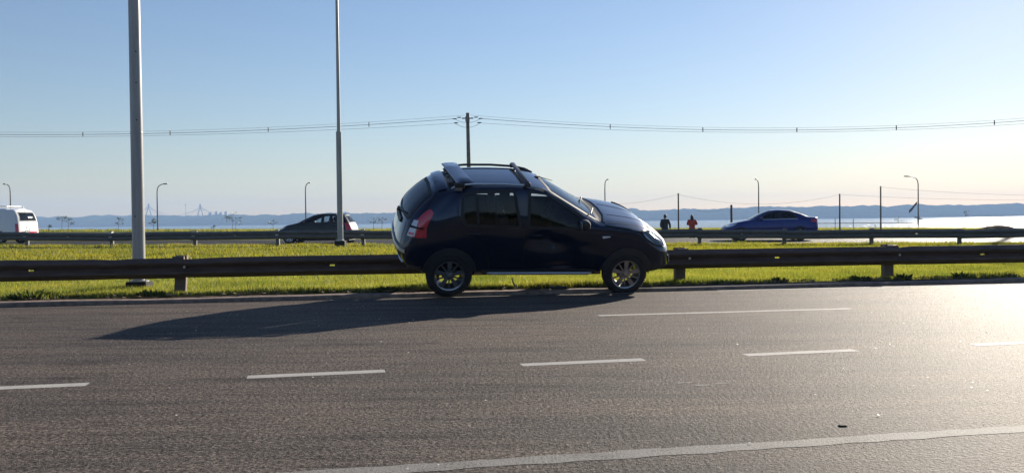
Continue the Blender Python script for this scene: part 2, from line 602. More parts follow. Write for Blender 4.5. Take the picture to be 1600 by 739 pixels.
# the carriageway beyond the second rail
fx = np.linspace(-110, 110, 89)
fa = [(x, farY(x) + 1.9) for x in fx]
fb = [(x, farY(x) + 12.6) for x in fx]
me = bpy.data.meshes.new('far_road')
nfx = len(fx)
vv = [(x, y, float(terr(x, y)) + 0.02) for x, y in fa] + [(x, (ya + yb) / 2, float(terr(x, (ya + yb) / 2)) + 0.03) for (x, ya), (_, yb) in zip(fa, fb)] + [(x, y, float(terr(x, y)) + 0.02) for x, y in fb]
me.from_pydata(vv, [], [(r * nfx + i, r * nfx + i + 1, (r + 1) * nfx + i + 1, (r + 1) * nfx + i) for r in range(2) for i in range(nfx - 1)])
tag(link('far_road', me, M['asphalt_far']), kind='structure')

# kerb: low concrete edge with a rounded nose
kx = np.linspace(-40, 40, 161)
kv, kf = [], []
prof = [(0.0, -0.02), (0.008, 0.035), (0.03, 0.052), (0.22, 0.058), (0.27, 0.05), (0.275, 0.0)]
for i, x in enumerate(kx):
    jz = 0.004 * sin(x * 1.7) + RNG.normal(0, 0.0025)
    jy = RNG.normal(0, 0.008)
    for d, z in prof:
        kv.append((x, kerbY(x) + d + jy, z + (jz if z > 0 else 0)))
k = len(prof)
for i in range(len(kx) - 1):
    for q in range(k - 1):
        kf.append((i * k + q, (i + 1) * k + q, (i + 1) * k + q + 1, i * k + q + 1))
me = bpy.data.meshes.new('kerb')
me.from_pydata(kv, [], kf)
tag(link('kerb', me, M['kerb']), kind='structure')

# bare soil strip behind the kerb, with a ragged grass-side edge
sx = np.linspace(-40, 40, 400)
soil_a = [(x, kerbY(x) + 0.265) for x in sx]
soil_b = [(x, kerbY(x) + 0.62 + 0.10 * sin(x * 2.1) + RNG.normal(0, 0.05)) for x in sx]
me = bpy.data.meshes.new('soil_strip')
n = len(sx)
me.from_pydata([(x, y, float(terr(x, y)) + 0.006 + RNG.uniform(0, 0.012)) for x, y in soil_a] + [(x, y, float(terr(x, y)) + 0.006) for x, y in soil_b],
               [], [(i, i + 1, n + i + 1, n + i) for i in range(n - 1)])
tag(link('soil_strip', me, M['soil']), kind='structure')

# painted markings on the near road (parts of the road)
def stripe(name, p, q, wd, mat, ragged=0.0, z=0.0016):
    p, q = Vector(p), Vector(q)
    L = (q - p).length
    d = (q - p) / L
    nrm = Vector((-d.y, d.x))
    n = max(2, int(L / 0.12))
    A, B = [], []
    for i in range(n + 1):
        c = p + d * (L * i / n)
        e = ragged
        A.append(tuple(c - nrm * (wd / 2 + random.uniform(-e, e))))
        B.append(tuple(c + nrm * (wd / 2 + random.uniform(-e, e))))
    return ribbon(name, A, B, z, mat, None, road)

def laneY(x): return 6.58 + 0.203 * x
def nearY(x): return 3.95 + 0.198 * x
def farlaneY(x): return 9.77 + 0.147 * x
for x0 in (-9.3, -7.4, -5.55, -3.79, -1.85, 0.06, 1.80, 3.78, 5.75, 7.7):
    if True:
        stripe('lane_dash', (x0, laneY(x0)), (x0 + 0.93, laneY(x0 + 0.93)), 0.125, M['line'], 0.004)
stripe('edge_line', (-8, nearY(-8)), (14, nearY(14)), 0.125, M['line_worn'], 0.012)
stripe('broken_line', (0.95, farlaneY(0.95)), (3.90, farlaneY(3.9)), 0.12, M['line'], 0.004)
stripe('broken_line', (6.2, farlaneY(6.2)), (9.5, farlaneY(9.5)), 0.05, M['line_worn'], 0.01)
for a, b_ in ((3.0, 14.0), (-2.5, -1.55), (-0.85, 0.35), (0.6, 0.75), (1.0, 1.75)):
    stripe('kerb_line', (a, kerbY(a) - 0.13), (b_, kerbY(b_) - 0.13), 0.10 if a > 2 else 0.07, M['line'] if a > 2 else M['line_worn'], 0.008)
for px, py in ((1.06, 5.80), (1.30, 5.76), (1.16, 5.70)):
    stripe('paint_remnant', (px, py), (px + 0.10, py + 0.02), 0.04, M['line_worn'], 0.015)

# water and far shore
grid_sheet('lake_water', np.linspace(-2700, 2700, 41), np.concatenate([np.linspace(100, 400, 8), np.linspace(500, 2600, 12)]), lambda X, Y: X * 0 - 5.5, M['water'])

def fbm(x, seed, octs):
    r = np.random.default_rng(seed)
    out = np.zeros_like(x)
    for wl, amp in octs:
        g = r.normal(0, 1, int(6000 / wl) + 6)
        t = (x + 3000) / wl
        i = np.clip(np.floor(t).astype(int), 0, len(g) - 2)
        u = t - i
        u = u * u * (3 - 2 * u)
        out += amp * (g[i] * (1 - u) + g[i + 1] * u)
    return out
hx = np.arange(-2650, 2650, 5.0)
ridge = 26.5 + 2.5 * np.clip((hx - 300) / 600, 0, 1) + 1.5 * np.clip((hx + 700) / 400, 0, 1) + fbm(hx, 4, [(420, 1.3), (120, 0.9), (38, 1.1), (14, 1.5), (7, 0.8)])
rows = [(2385, -0.32), (2395, 0.02), (2420, 0.16), (2450, 0.42), (2500, 0.70), (2560, 0.88), (2600, 1.0), (2640, 0.95), (2760, 0.6)]
hv, hf = [], []
for r_, (yy, fr) in enumerate(rows):
    jit = fbm(hx, 30 + r_, [(60, 0.3), (18, 0.4), (8, 0.4)]) * (0 if fr in (1.0, -0.32) else 1.0)
    shore = fbm(hx, 77, [(900, 8)])
    zz = np.where(fr > 0.05, ridge * fr + jit - 1, -6.0 + (8 if fr > 0 else 0) + jit * 0.5)
    hv += [(float(x), float(yy + s), float(z)) for x, s, z in zip(hx, shore, zz)]
n = len(hx)
for r_ in range(len(rows) - 1):
    for i in range(n - 1):
        hf.append((r_ * n + i, r_ * n + i + 1, (r_ + 1) * n + i + 1, (r_ + 1) * n + i))
me = bpy.data.meshes.new('wooded_hills')
me.from_pydata(hv, [], hf)
tag(link('wooded_hills', me, M['forest']), kind='structure')

# haze that the far shore fades into
hz = MB().box((-2640, -310, -13), (2640, 2700, 66)).obj('haze', None)
hm = bpy.data.materials.new('haze_air')
hm.use_nodes = True
hn = hm.node_tree
hn.nodes.clear()
ho = hn.nodes.new('ShaderNodeOutputMaterial')
pv = hn.nodes.new('ShaderNodeVolumePrincipled')
pv.inputs['Color'].default_value = (0.42, 0.64, 1.0, 1)
pv.inputs['Density'].default_value = 0.00030
pv.inputs['Anisotropy'].default_value = 0.0
hn.links.new(pv.outputs[0], ho.inputs['Volume'])
hz.data.materials.append(hm)
tag(hz, kind='stuff')


# wooded belt along the other side of the road, behind the camera: what the car panels mirror
def tree_belt():
    r = np.random.default_rng(3)
    n = 5200
    cx = r.uniform(-75, 75, n)
    top = 5.6 + 1.4 * np.sin(cx * 0.21) + 0.8 * np.sin(cx * 0.53 + 1)
    cz = 0.3 + r.uniform(0, 1, n)**0.8 * top
    cy = -34 + r.normal(0, 1.6, n)
    V = np.zeros((n, 3, 3))
    for k in range(3):
        V[:, k] = np.stack([cx + r.normal(0, 0.7, n), cy + r.normal(0, 0.5, n), np.maximum(0, cz + r.normal(0, 0.7, n))], 1)
    o = fast_tris('tree_belt', V, M['forest'], 'stuff')
    o['label'] = 'belt of trees on the near side of the road behind the viewer'
tree_belt()

# ------------------------------------------------------------------ vehicles
def pchip(xk, yk, x):
    """monotone cubic through (xk, yk)"""
    xk = np.asarray(xk, float); yk = np.asarray(yk, float); x = np.asarray(x, float)
    h = np.diff(xk)
    dl = np.diff(yk, axis=0) / (h.reshape(-1, *([1] * (yk.ndim - 1))))
    m = np.zeros_like(yk)
    m[0], m[-1] = dl[0], dl[-1]
    for i in range(1, len(xk) - 1):
        a, b = dl[i - 1], dl[i]
        m[i] = np.where(a * b > 0, 2 * a * b / np.where(np.abs(a + b) < 1e-12, 1, a + b), 0)
    i = np.clip(np.searchsorted(xk, x, side='right') - 1, 0, len(xk) - 2)
    t = (x - xk[i]) / h[i]
    hh = h[i]
    if yk.ndim > 1:
        sh = (-1,) + (1,) * (yk.ndim - 1)
        t = t.reshape(sh); hh = hh.reshape(sh)
    return (yk[i] * (2 * t**3 - 3 * t**2 + 1) + m[i] * hh * (t**3 - 2 * t**2 + t) + yk[i + 1] * (3 * t**2 - 2 * t**3) + m[i + 1] * hh * (t**3 - t**2))

def tab(t):
    a = np.array(t, float)
    return lambda x: pchip(a[:, 0], a[:, 1], np.clip(x, a[0, 0], a[-1, 0]))

def inpoly(P, a, b):
    """vectorised point in polygon"""
    P = np.asarray(P, float)
    inside = np.zeros(a.shape, bool)
    j = len(P) - 1
    for i in range(len(P)):
        xi, yi = P[i]; xj, yj = P[j]
        c = ((yi > b) != (yj > b)) & (a < (xj - xi) * (b - yi) / (yj - yi + 1e-12) + xi)
        inside ^= c
        j = i
    return inside

def round_poly(P, r=0.03, n=3):
    out = []
    P = [Vector(p) for p in P]
    for i, p in enumerate(P):
        a, b = P[i - 1], P[(i + 1) % len(P)]
        ra = min(r, (a - p).length * 0.45); rb = min(r, (b - p).length * 0.45)
        s, e = p + (a - p).normalized() * ra, p + (b - p).normalized() * rb
        for k in range(n + 1):
            t = k / n
            out.append(s * (1 - t)**2 + p * 2 * t * (1 - t) + e * t**2)
    return out

class Caster:
    """projects flat outlines onto a body surface along a fixed direction"""
    def __init__(s, bvh, d, r, u):
        s.b, s.d, s.r, s.u = bvh, Vector(d).normalized(), Vector(r).normalized(), Vector(u).normalized()
        s.last = 0.0
    def hit(s, a, b, off=0.0):
        o = s.r * a + s.u * b - s.d * 6
        h = s.b.ray_cast(o, s.d)
        if h[0] is None:
            return s.r * a + s.u * b + s.d * s.last, -s.d
        s.last = h[0].dot(s.d)
        n = h[1]
        if n.dot(s.d) > 0: n = -n
        return h[0] + n * off, n

def patch(c, poly, off=0.004, step=0.05, skirt=0.02):
    """panel laid on the body inside the outline, with edges turned back into it"""
    P = [Vector(p) for p in poly]
    pts = []
    for i, p in enumerate(P):
        q = P[(i + 1) % len(P)]
        k = max(1, int((q - p).length / step))
        pts += [p.lerp(q, t / k) for t in range(k)]
    nb = len(pts)
    arr = np.array([[p.x, p.y] for p in pts])
    lo, hi = arr.min(0), arr.max(0)
    gx, gy = np.meshgrid(np.arange(lo[0] + step * 0.5, hi[0], step), np.arange(lo[1] + step * 0.5, hi[1], step))
    gx, gy = gx.ravel(), gy.ravel()
    ins = inpoly(arr, gx, gy)
    inner = []
    for x, y in zip(gx[ins], gy[ins]):
        if np.min((arr[:, 0] - x)**2 + (arr[:, 1] - y)**2) > (step * 0.4)**2:
            inner.append(Vector((x, y)))
    vs, _, fs, orig, _, _ = delaunay_2d_cdt(pts + inner, [(i, (i + 1) % nb) for i in range(nb)], [], 1, 1e-5)
    mb = MB()
    V = [c.hit(v.x, v.y, off)[0] for v in vs]
    F = []
    for f in fs:
        f = list(f)
        n = (V[f[1]] - V[f[0]]).cross(V[f[2]] - V[f[0]])
        if n.dot(c.d) > 0: f.reverse()
        F.append(f)
    mb.add(V, F)
    if skirt:
        A = [c.hit(p.x, p.y, off)[0] for p in pts]
        B = [c.hit(p.x, p.y, -skirt)[0] for p in pts]
        n = len(A)
        mb.add(A + B, [(i, (i + 1) % n, n + (i + 1) % n, n + i) for i in range(n)])
    return mb

def outline(c, poly, wd, off=0.004, closed=True, inner=0.5, step=0.04):
    """raised band that follows an outline on the body"""
    P = [Vector(p) for p in poly]
    pts = []
    m = len(P) if closed else len(P) - 1
    for i in range(m):
        p, q = P[i], P[(i + 1) % len(P)]
        k = max(1, int((q - p).length / step))
        pts += [p.lerp(q, t / k) for t in range(k)]
    if not closed: pts.append(P[-1])
    n = len(pts)
    R = []
    for i, p in enumerate(pts):
        if closed: d = pts[(i + 1) % n] - pts[i - 1]
        else: d = pts[min(i + 1, n - 1)] - pts[max(i - 1, 0)]
        d = d.normalized() if d.length > 1e-9 else Vector((1, 0))
        nr = Vector((-d.y, d.x))
        a, b = p - nr * wd * inner, p + nr * wd * (1 - inner)
        R.append([c.hit(a.x, a.y, -0.004)[0], c.hit(a.x, a.y, off)[0], c.hit(b.x, b.y, off)[0], c.hit(b.x, b.y, -0.004)[0]])
    mb = MB()
    fs = []
    for i in range(n if closed else n - 1):
        j = (i + 1) % n
        for k in range(3):
            fs.append((i * 4 + k, i * 4 + k + 1, j * 4 + k + 1, j * 4 + k))
    mb.add([p for r in R for p in r], fs)
    return mb

def loft_body(S, su=9, sv=7):
    """control rings (11 points from the floor centre to the roof centre) -> smooth half body, mirrored"""
    zc, zr, zb = tab(S['top']), tab(S['edge']), tab(S['belt'])
    wb, wr = tab(S['wbelt']), tab(S['wroof'])
    xr, xf = tab(S['xr']), tab(S['xf'])
    W, ws, zm = S['wmax'], S['wsill'], S['zmax']
    zf, zs = S['zfloor'], S['zsill']
    def ring(X, k=1.0, z_end=None, wscale=1.0):
        X = float(X)
        c, e, b = float(zc(X)), float(zr(X)), float(zb(X))
        w1, w2 = float(wb(X)), float(wr(X))
        zlo = zs + 0.35 * (zm - zs)
        bow = S.get('bow', 0.02)
        return [(0, zf), (0.55 * ws, zf), (ws, zs), (W - 0.018, zlo), (W, zm), (w1, b),
                ((w1 + w2) / 2 + bow, (b + e) / 2), (w2, e), (0.75 * w2, e + 0.66 * (c - e)), (0.38 * w2, e + 0.92 * (c - e)), (0, c)]
    rings = []
    # tail
    x_t = S['tail_x']
    zt = ring(x_t)
    for d, k in S['tail_k']:
        R = []
        for j, (y, z) in enumerate(zt):
            if S['tail'] == 'deck' and j >= 5:
                X = x_t + d * 0.6
                y2, z2 = ring(X)[j]
                R.append((X, y2 * k, z2))
            else:
                zz = z
                if j <= 2: zz = z + S.get('tail_lift', 0.06) * (1 - d / S['tail_k'][-1][0])
                R.append((float(xr(zz)) + d, y * k, zz))
        rings.append(R)
    X0 = S['mid'][0]
    m = ring((x_t + X0) / 2 if S['tail'] == 'deck' else X0 - 0.1)
    mm = []
    for j, (p, q) in enumerate(zip(rings[-1], ring(X0))):
        xx = (p[0] + X0) / 2
        q2 = ring(xx)[j]
        mm.append((xx, q2[0], q2[1]))
    rings.append(mm)
    for X in S['mid']:
        rings.append([(X, y, z) for y, z in ring(X)])
    # nose
    x_n = S['nose_x']
    zn = ring(x_n)
    for d, k in reversed(S['nose_k']):
        R = []
        for j, (y, z) in enumerate(zn):
            if j >= 5:
                X = x_n - d * S.get('nose_top', 0.7)
                y2, z2 = ring(X)[j]
                R.append((X, y2 * k, z2))
            else:
                zz = z
                if j <= 2: zz = z + S.get('nose_lift', 0.05) * (1 - d / S['nose_k'][-1][0])
                R.append((float(xf(zz)) - d, y * k, zz))
        rings.append(R)
    C = np.array(rings)                                     # ni, nj, 3
    ni, nj = C.shape[:2]
    ui = np.linspace(0, ni - 1, (ni - 1) * su + 1)
    A = pchip(np.arange(ni), C, ui)
    vj = np.linspace(0, nj - 1, (nj - 1) * sv + 1)
    A = pchip(np.arange(nj), A.transpose(1, 0, 2), vj).transpose(1, 0, 2)
    n_u, n_v = A.shape[:2]
    A[:, 0, 1] = 0; A[:, -1, 1] = 0; A[0, :, 1] = 0; A[-1, :, 1] = 0
    right = A.copy(); right[:, :, 1] *= -1                  # viewer's side: y < 0
    full = np.concatenate([right, A[:, ::-1][:, 1:-1]], 1)  # ring of 2*nv-2
    nr = full.shape[1]
    V = full.reshape(-1, 3)
    jj = np.concatenate([vj, vj[::-1][1:-1]])
    F, FJ, FU = [], [], []
    for i in range(n_u - 1):
        for q in range(nr):
            q2 = (q + 1) % nr
            F.append((i * nr + q, i * nr + q2, (i + 1) * nr + q2, (i + 1) * nr + q))
            FJ.append((jj[q] + jj[q2]) / 2); FU.append(ui[i])
    if S.get('dents'):
        side = V[:, 1] < 0
        for (cx, cz, r, dep) in S['dents']:
            g = np.exp(-(((V[:, 0] - cx) / r[0])**2 + ((V[:, 2] - cz) / r[1])**2))
            V[:, 1] += np.where(side, dep * g, 0)
    return V, F, np.array(FJ), np.array(FU)

def make_wheel(name, parent, c, side, S):
    """side -1: outer face towards -y"""
    R, wd = S['wheel_r'], S.get('wheel_w', 0.205)
    rr = S['rim_r']
    t = bpy.data.objects.new(name, None)
    COL.objects.link(t)
    t.parent = parent
    t.location = c
    if side > 0: t.rotation_euler = (0, 0, pi)
    key = S['name'] + '_wheel'
    if key not in MESH:
        h = wd / 2
        prof = [(rr - 0.012, -h + 0.02), (rr + 0.004, -h + 0.004), (rr + 0.03, -h - 0.004), (R - 0.05, -h - 0.006), (R - 0.022, -h + 0.004), (R - 0.006, -h + 0.022), (R, -h + 0.05),
                (R, h - 0.05), (R - 0.006, h - 0.022), (R - 0.03, h), (rr + 0.004, h), (rr - 0.012, h - 0.02)]
        mb = MB().lathe(prof, 48, 'y')
        # tread blocks at the shoulder
        for i in range(60):
            a = 2 * pi * i / 60
            m = Matrix.Rotation(-a, 4, 'Y')
            mb.box((R - 0.012, -h + 0.018, -0.007), (R + 0.003, -h + 0.05, 0.007), m)
        ty = mb.mesh('tyre', True)
        ty.materials.append(M['tyre'])
        rb = MB().lathe([(rr - 0.004, -h + 0.012), (rr + 0.006, -h + 0.002), (rr + 0.004, -h - 0.004), (rr - 0.012, -h + 0.004), (rr - 0.02, -h + 0.03), (rr - 0.035, 0.0), (rr - 0.03, h - 0.01)], 48, 'y')
        def spoke(a, r0, r1, w0, w1, y0, y1, th):
            m = Matrix.Rotation(-a, 4, 'Y')
            vs = [(r0, y0, -w0), (r0, y0, w0), (r1, y1, w1), (r1, y1, -w1), (r0, y0 + th, -w0 * 0.8), (r0, y0 + th, w0 * 0.8), (r1, y1 + th, w1 * 0.8), (r1, y1 + th, -w1 * 0.8),
                  ((r0 + r1) / 2, (y0 + y1) / 2 - 0.008, 0)]
            rb.add([m @ Vector(p) for p in vs], [(0, 1, 8), (1, 2, 8), (2, 3, 8), (3, 0, 8), (0, 4, 5, 1), (1, 5, 6, 2), (2, 6, 7, 3), (3, 7, 4, 0)])
        ns = S.get('spokes', 5)
        for i in range(ns):
            a = 2 * pi * i / ns + pi / 2
            spoke(a, 0.028, rr - 0.008, 0.020, 0.036, -h + 0.020, -h + 0.004, 0.03)
            if S.get('thin_spokes', True):
                spoke(a + pi / ns, 0.028, rr - 0.008, 0.012, 0.009, -h + 0.028, -h + 0.010, 0.02)
        rb.lathe([(0.0001, -h + 0.010), (0.03, -h + 0.010), (0.052, -h + 0.018), (0.062, -h + 0.04), (0.06, -h + 0.07)], 20, 'y')
        rm = rb.mesh('rim', True)
        rm.materials.append(M['rim'])
        hb = MB().lathe([(0.0001, -h + 0.006), (0.022, -h + 0.007), (0.026, -h + 0.013)], 14, 'y')
        for i in range(5):
            a = 2 * pi * i / 5
            hb.lathe([(0.0001, -h + 0.010), (0.007, -h + 0.011), (0.007, -h + 0.03)], 8, 'y', (0.042 * cos(a), 0, 0.042 * sin(a)))
        hm_ = hb.mesh('hub_cap', True)
        hm_.materials.append(M['bolt'])
        dm_ = MB().lathe([(0.0001, 0.0), (0.10, 0.0), (0.105, 0.02), (0.105, 0.06), (0.0001, 0.06)], 24, 'y').mesh('brake_drum', True)
        dm_.materials.append(M['rim_dark'])
        MESH[key] = (ty, rm, hm_, dm_)
    for nm, me in zip(('tyre', 'rim', 'hub_cap', 'brake_drum'), MESH[key]):
        link(nm, me, None, t)
    return t
MESH = {}

def seat_mb(x, y, z, wd=0.48, lean=0.25):
    mb = MB()
    mb.rbox((x - 0.26, y - wd / 2, z), (x + 0.26, y + wd / 2, z + 0.16), 0.05)
    m = Matrix.Translation((x - 0.24, y, z + 0.12)) @ Matrix.Rotation(-lean, 4, 'Y')
    mb.rbox((-0.08, -wd / 2, 0), (0.07, wd / 2, 0.58), 0.05, m)
    mb.rbox((-0.055, -0.14, 0.60), (0.045, 0.14, 0.78), 0.04, m)
    mb.box((-0.02, -0.06, 0.55), (0.0, -0.045, 0.65), m)
    mb.box((-0.02, 0.045, 0.55), (0.0, 0.06, 0.65), m)
    return mb

def make_car(S):
    root = thing(S['name'], S['label'], S['cat'])
    V, F, FJ, FU = loft_body(S, S.get('su', 9), S.get('sv', 7))
    bvh = BVHTree.FromPolygons([tuple(p) for p in V], F)
    side = {-1: Caster(bvh, (0, 1, 0), (1, 0, 0), (0, 0, 1)), 1: Caster(bvh, (0, -1, 0), (1, 0, 0), (0, 0, 1))}
    rear = Caster(bvh, S.get('rear_dir', (1, 0, -0.25)), (0, 1, 0), (0, 0, 1))
    rear.u = (Vector((0, 0, 1)) - rear.d * rear.d.z).normalized()
    front = Caster(bvh, S.get('front_dir', (-1, 0, -0.6)), (0, 1, 0), (0, 0, 1))
    front.u = (Vector((0, 0, 1)) - front.d * front.d.z).normalized()
    top = Caster(bvh, (0, 0, -1), (1, 0, 0), (0, 1, 0))
    Fa = np.array(F)
    C = V[Fa].mean(1)
    N = np.cross(V[Fa[:, 2]] - V[Fa[:, 0]], V[Fa[:, 3]] - V[Fa[:, 1]])
    N /= np.linalg.norm(N, axis=1, keepdims=True) + 1e-12
    ctr = np.array([S['mid'][len(S['mid']) // 2], 0, 0.7])
    flip = (N * (C - ctr)).sum(1).sum() < 0
    if flip:
        N = -N
        Fa = Fa[:, ::-1]
    vn = np.zeros_like(V)
    for k in range(4): np.add.at(vn, Fa[:, k], N)
    vn /= np.linalg.norm(vn, axis=1, keepdims=True) + 1e-12
    kill = np.zeros(len(Fa), bool)
    # openings: wheels
    ra = S['arch_r']
    for ax in (0.0, S['wb']):
        kill |= ((C[:, 0] - ax)**2 + (C[:, 2] - S['axle_z'])**2 < ra**2) & (np.abs(C[:, 1]) > 0.42)
    # openings: glass
    wins = {k: round_poly(p, 0.04) for k, p in S['windows'].items()}
    for p in wins.values():
        kill |= inpoly([tuple(q) for q in p], C[:, 0], C[:, 2]) & (np.abs(C[:, 1]) > 0.45) & (np.abs(N[:, 1]) > 0.35)
    ws_poly = round_poly(S['windscreen'], 0.05)
    fr = C @ np.array(front.r); fu_ = C @ np.array(front.u)
    kill |= inpoly([tuple(q) for q in ws_poly], fr, fu_) & ((N @ np.array(front.d)) < -0.3) & (C[:, 0] > S['ws_x'][0]) & (C[:, 0] < S['ws_x'][1])
    if S.get('rear_glass'):
        rg = round_poly(S['rear_glass'], 0.05)
        rr_ = C @ np.array(rear.r); ru = C @ np.array(rear.u)
        kill |= inpoly([tuple(q) for q in rg], rr_, ru) & ((N @ np.array(rear.d)) < -0.3) & (C[:, 0] < S['rg_x'])
    # shell split into its panels
    cls = np.zeros(len(Fa), int)
    names = ['body']
    mats = [S['paint']]
    for nm, fn, mt in S['panels']:
        names.append(nm); mats.append(mt or S['paint'])
        cls[fn(C[:, 0], C[:, 1], C[:, 2], FJ) & (cls == 0)] = len(names) - 1
    objs = {}
    for k, nm in enumerate(names):
        sel = Fa[(cls == k) & ~kill]
        if len(sel) == 0: continue
        u, inv = np.unique(sel.ravel(), return_inverse=True)
        me = bpy.data.meshes.new(nm)
        me.from_pydata(V[u].tolist(), [], inv.reshape(-1, 4).tolist())
        me.polygons.foreach_set('use_smooth', [True] * len(me.polygons))
        me.normals_split_custom_set_from_vertices(vn[u].tolist())
        objs.setdefault(nm, []).append(link(nm.split('|')[0], me, mats[k], root))
    P = {k.split('|')[0]: v[0] for k, v in objs.items()}
    # arch liners and cladding
    for ax in (0.0, S['wb']):
        for sd in (-1, 1):
            az = S['axle_z']
            yo = S['wmax'] - 0.035
            r2 = ra + 0.004
            lm = MB().lathe([(r2, -(yo - 0.03)), (r2, -0.50), (0.02, -0.50)], 26, 'y', (ax, 0, az), radians(-6), radians(186))
            if sd > 0:
                lm.v = [(x, -y, z) for x, y, z in lm.v]
            lm.obj('arch_liner', M['plastic'], root, True)
            arc = [(ax + (ra + 0.0) * cos(t), az + (ra + 0.0) * sin(t)) for t in np.linspace(radians(-14), radians(194), 40)]
            arc = [p for p in arc if p[1] > S['zsill'] + 0.06]
            outline(side[sd], arc, S['flare'], S.get('flare_off', 0.014), False, 0.15 if True else 0, 0.06).obj('wheel_arch_trim', S['flare_mat'], root, True)
    # wheels
    for ax in (0.0, S['wb']):
        for sd in (-1, 1):
            make_wheel('wheel', root, (ax, sd * (S['track'] / 2), S['wheel_r'] - 0.003), sd, S)
    # side glass with frames
    for k, p in wins.items():
        for sd in (-1, 1):
            w_ = patch(side[sd], p, -0.006, 0.09, 0).obj('side_window', S['glass'], root, True)
            outline(side[sd], p, S.get('seal_w', 0.055), 0.005, True, 0.5).obj('window_seal', M['rubber'], w_, True)
    wsm = patch(front, ws_poly, 0.0, 0.08, 0).obj('windscreen', M['glass_clear'], root, True)
    outline(front, ws_poly, 0.05, 0.004, True, 0.4).obj('windscreen_seal', M['rubber'], wsm, True)
    if S.get('rear_glass'):
        g = patch(rear, rg, 0.0, 0.08, 0).obj('rear_window', S.get('rglass', S['glass']), root, True)
        outline(rear, rg, 0.045, 0.004, True, 0.4).obj('window_seal', M['rubber'], g, True)
    # seams
    for nm, pl, closed in S['seams']:
        for sd in (-1, 1):
            outline(side[sd], pl, 0.013, 0.0018, closed, 0.5, 0.06).obj('panel_gap', M['seam'], P.get(nm, root) if nm in P else root)
    # cabin
    if S.get('cabin', True):
        x0, x1, zf = S['cabin_x'][0], S['cabin_x'][1], S['zfloor'] + 0.04
        fl = MB().box((x0, -0.70, zf), (x1, 0.70, zf + 0.04))
        fl.obj('cabin_floor', M['interior'], root)
        for (x, y, wd) in S['seats']:
            seat_mb(x, y, zf + 0.16, wd).obj('seat', M['seat'], root, True)
        d = S['dash']
        MB().rbox((d[0] - 0.28, -0.66, d[1] - 0.32), (d[0] + 0.12, 0.66, d[1]), 0.06).obj('dashboard', M['interior'], root, True)
        sy = 0.36
        m = Matrix.Translation((d[0] - 0.36, sy, d[1] - 0.06)) @ Matrix.Rotation(radians(-68), 4, 'Y')
        ring_ = [m @ Vector((0.18 * cos(t), 0.18 * sin(t), 0)) for t in np.linspace(0, 2 * pi, 21)]
        sw = MB().tube(ring_, 0.014, 6, False)
        sw.tube([m @ Vector((-0.17, 0, 0)), m @ Vector((0.17, 0, 0))], 0.014, 6)
        sw.tube([m @ Vector((0, 0, 0)), Vector((d[0] - 0.1, sy, d[1] - 0.18))], 0.025, 6)
        sw.obj('steering_wheel', M['interior'], root, True)
    # underside
    MB().box((S['cabin_x'][0] - 0.3, -0.55, S['zfloor'] - 0.03), (S['cabin_x'][1] + 0.2, 0.55, S['zfloor'] + 0.02)).obj('underbody', M['plastic'], root)
    # mirrors, handles
    mx, mz, my = S['mirror']
    for sd in (-1, 1):
        mb = MB().rbox((mx - 0.05, my - 0.02, mz - 0.065), (mx + 0.07, my + 0.17, mz + 0.075), 0.04)
        mb.tube([(mx + 0.03, my - 0.07, mz - 0.05), (mx + 0.02, my + 0.03, mz - 0.03)], 0.022, 8)
        if sd < 0: mb.v = [(x, -y, z) for x, y, z in mb.v]
        mi = mb.obj('wing_mirror', S.get('mirror_mat', S['paint']), root, True)
        gm = MB().box((mx - 0.055, my + 0.01, mz - 0.045), (mx - 0.051, my + 0.14, mz + 0.05))
        if sd < 0: gm.v = [(x, -y, z) for x, y, z in gm.v]
        gm.obj('mirror_glass', M['lamp_inner'], mi)
        for hx_, hz_ in S['handles']:
            p, n_ = side[sd].hit(hx_, hz_, 0.0)
            hb = MB().rbox((hx_ - 0.09, -0.016, hz_ - 0.014), (hx_ + 0.09, 0.016, hz_ + 0.014), 0.010)
            hb.v = [(x, y + p.y + sd * 0.014, z) for x, y, z in hb.v]
            hb.obj('door_handle', S.get('handle_mat', S['paint']), root, True)
    return root, side, front, rear, top, P

DIAG = {}
def diag_caster(bv, d):
    c = Caster(bv.b, d, (0, 0, 1), (0, 0, 1))
    c.u = Vector((0, 0, 1))
    c.r = c.u.cross(-c.d).normalized() * 1.0
    c.u = (Vector((0, 0, 1)) - c.d * c.d.z).normalized()
    return c

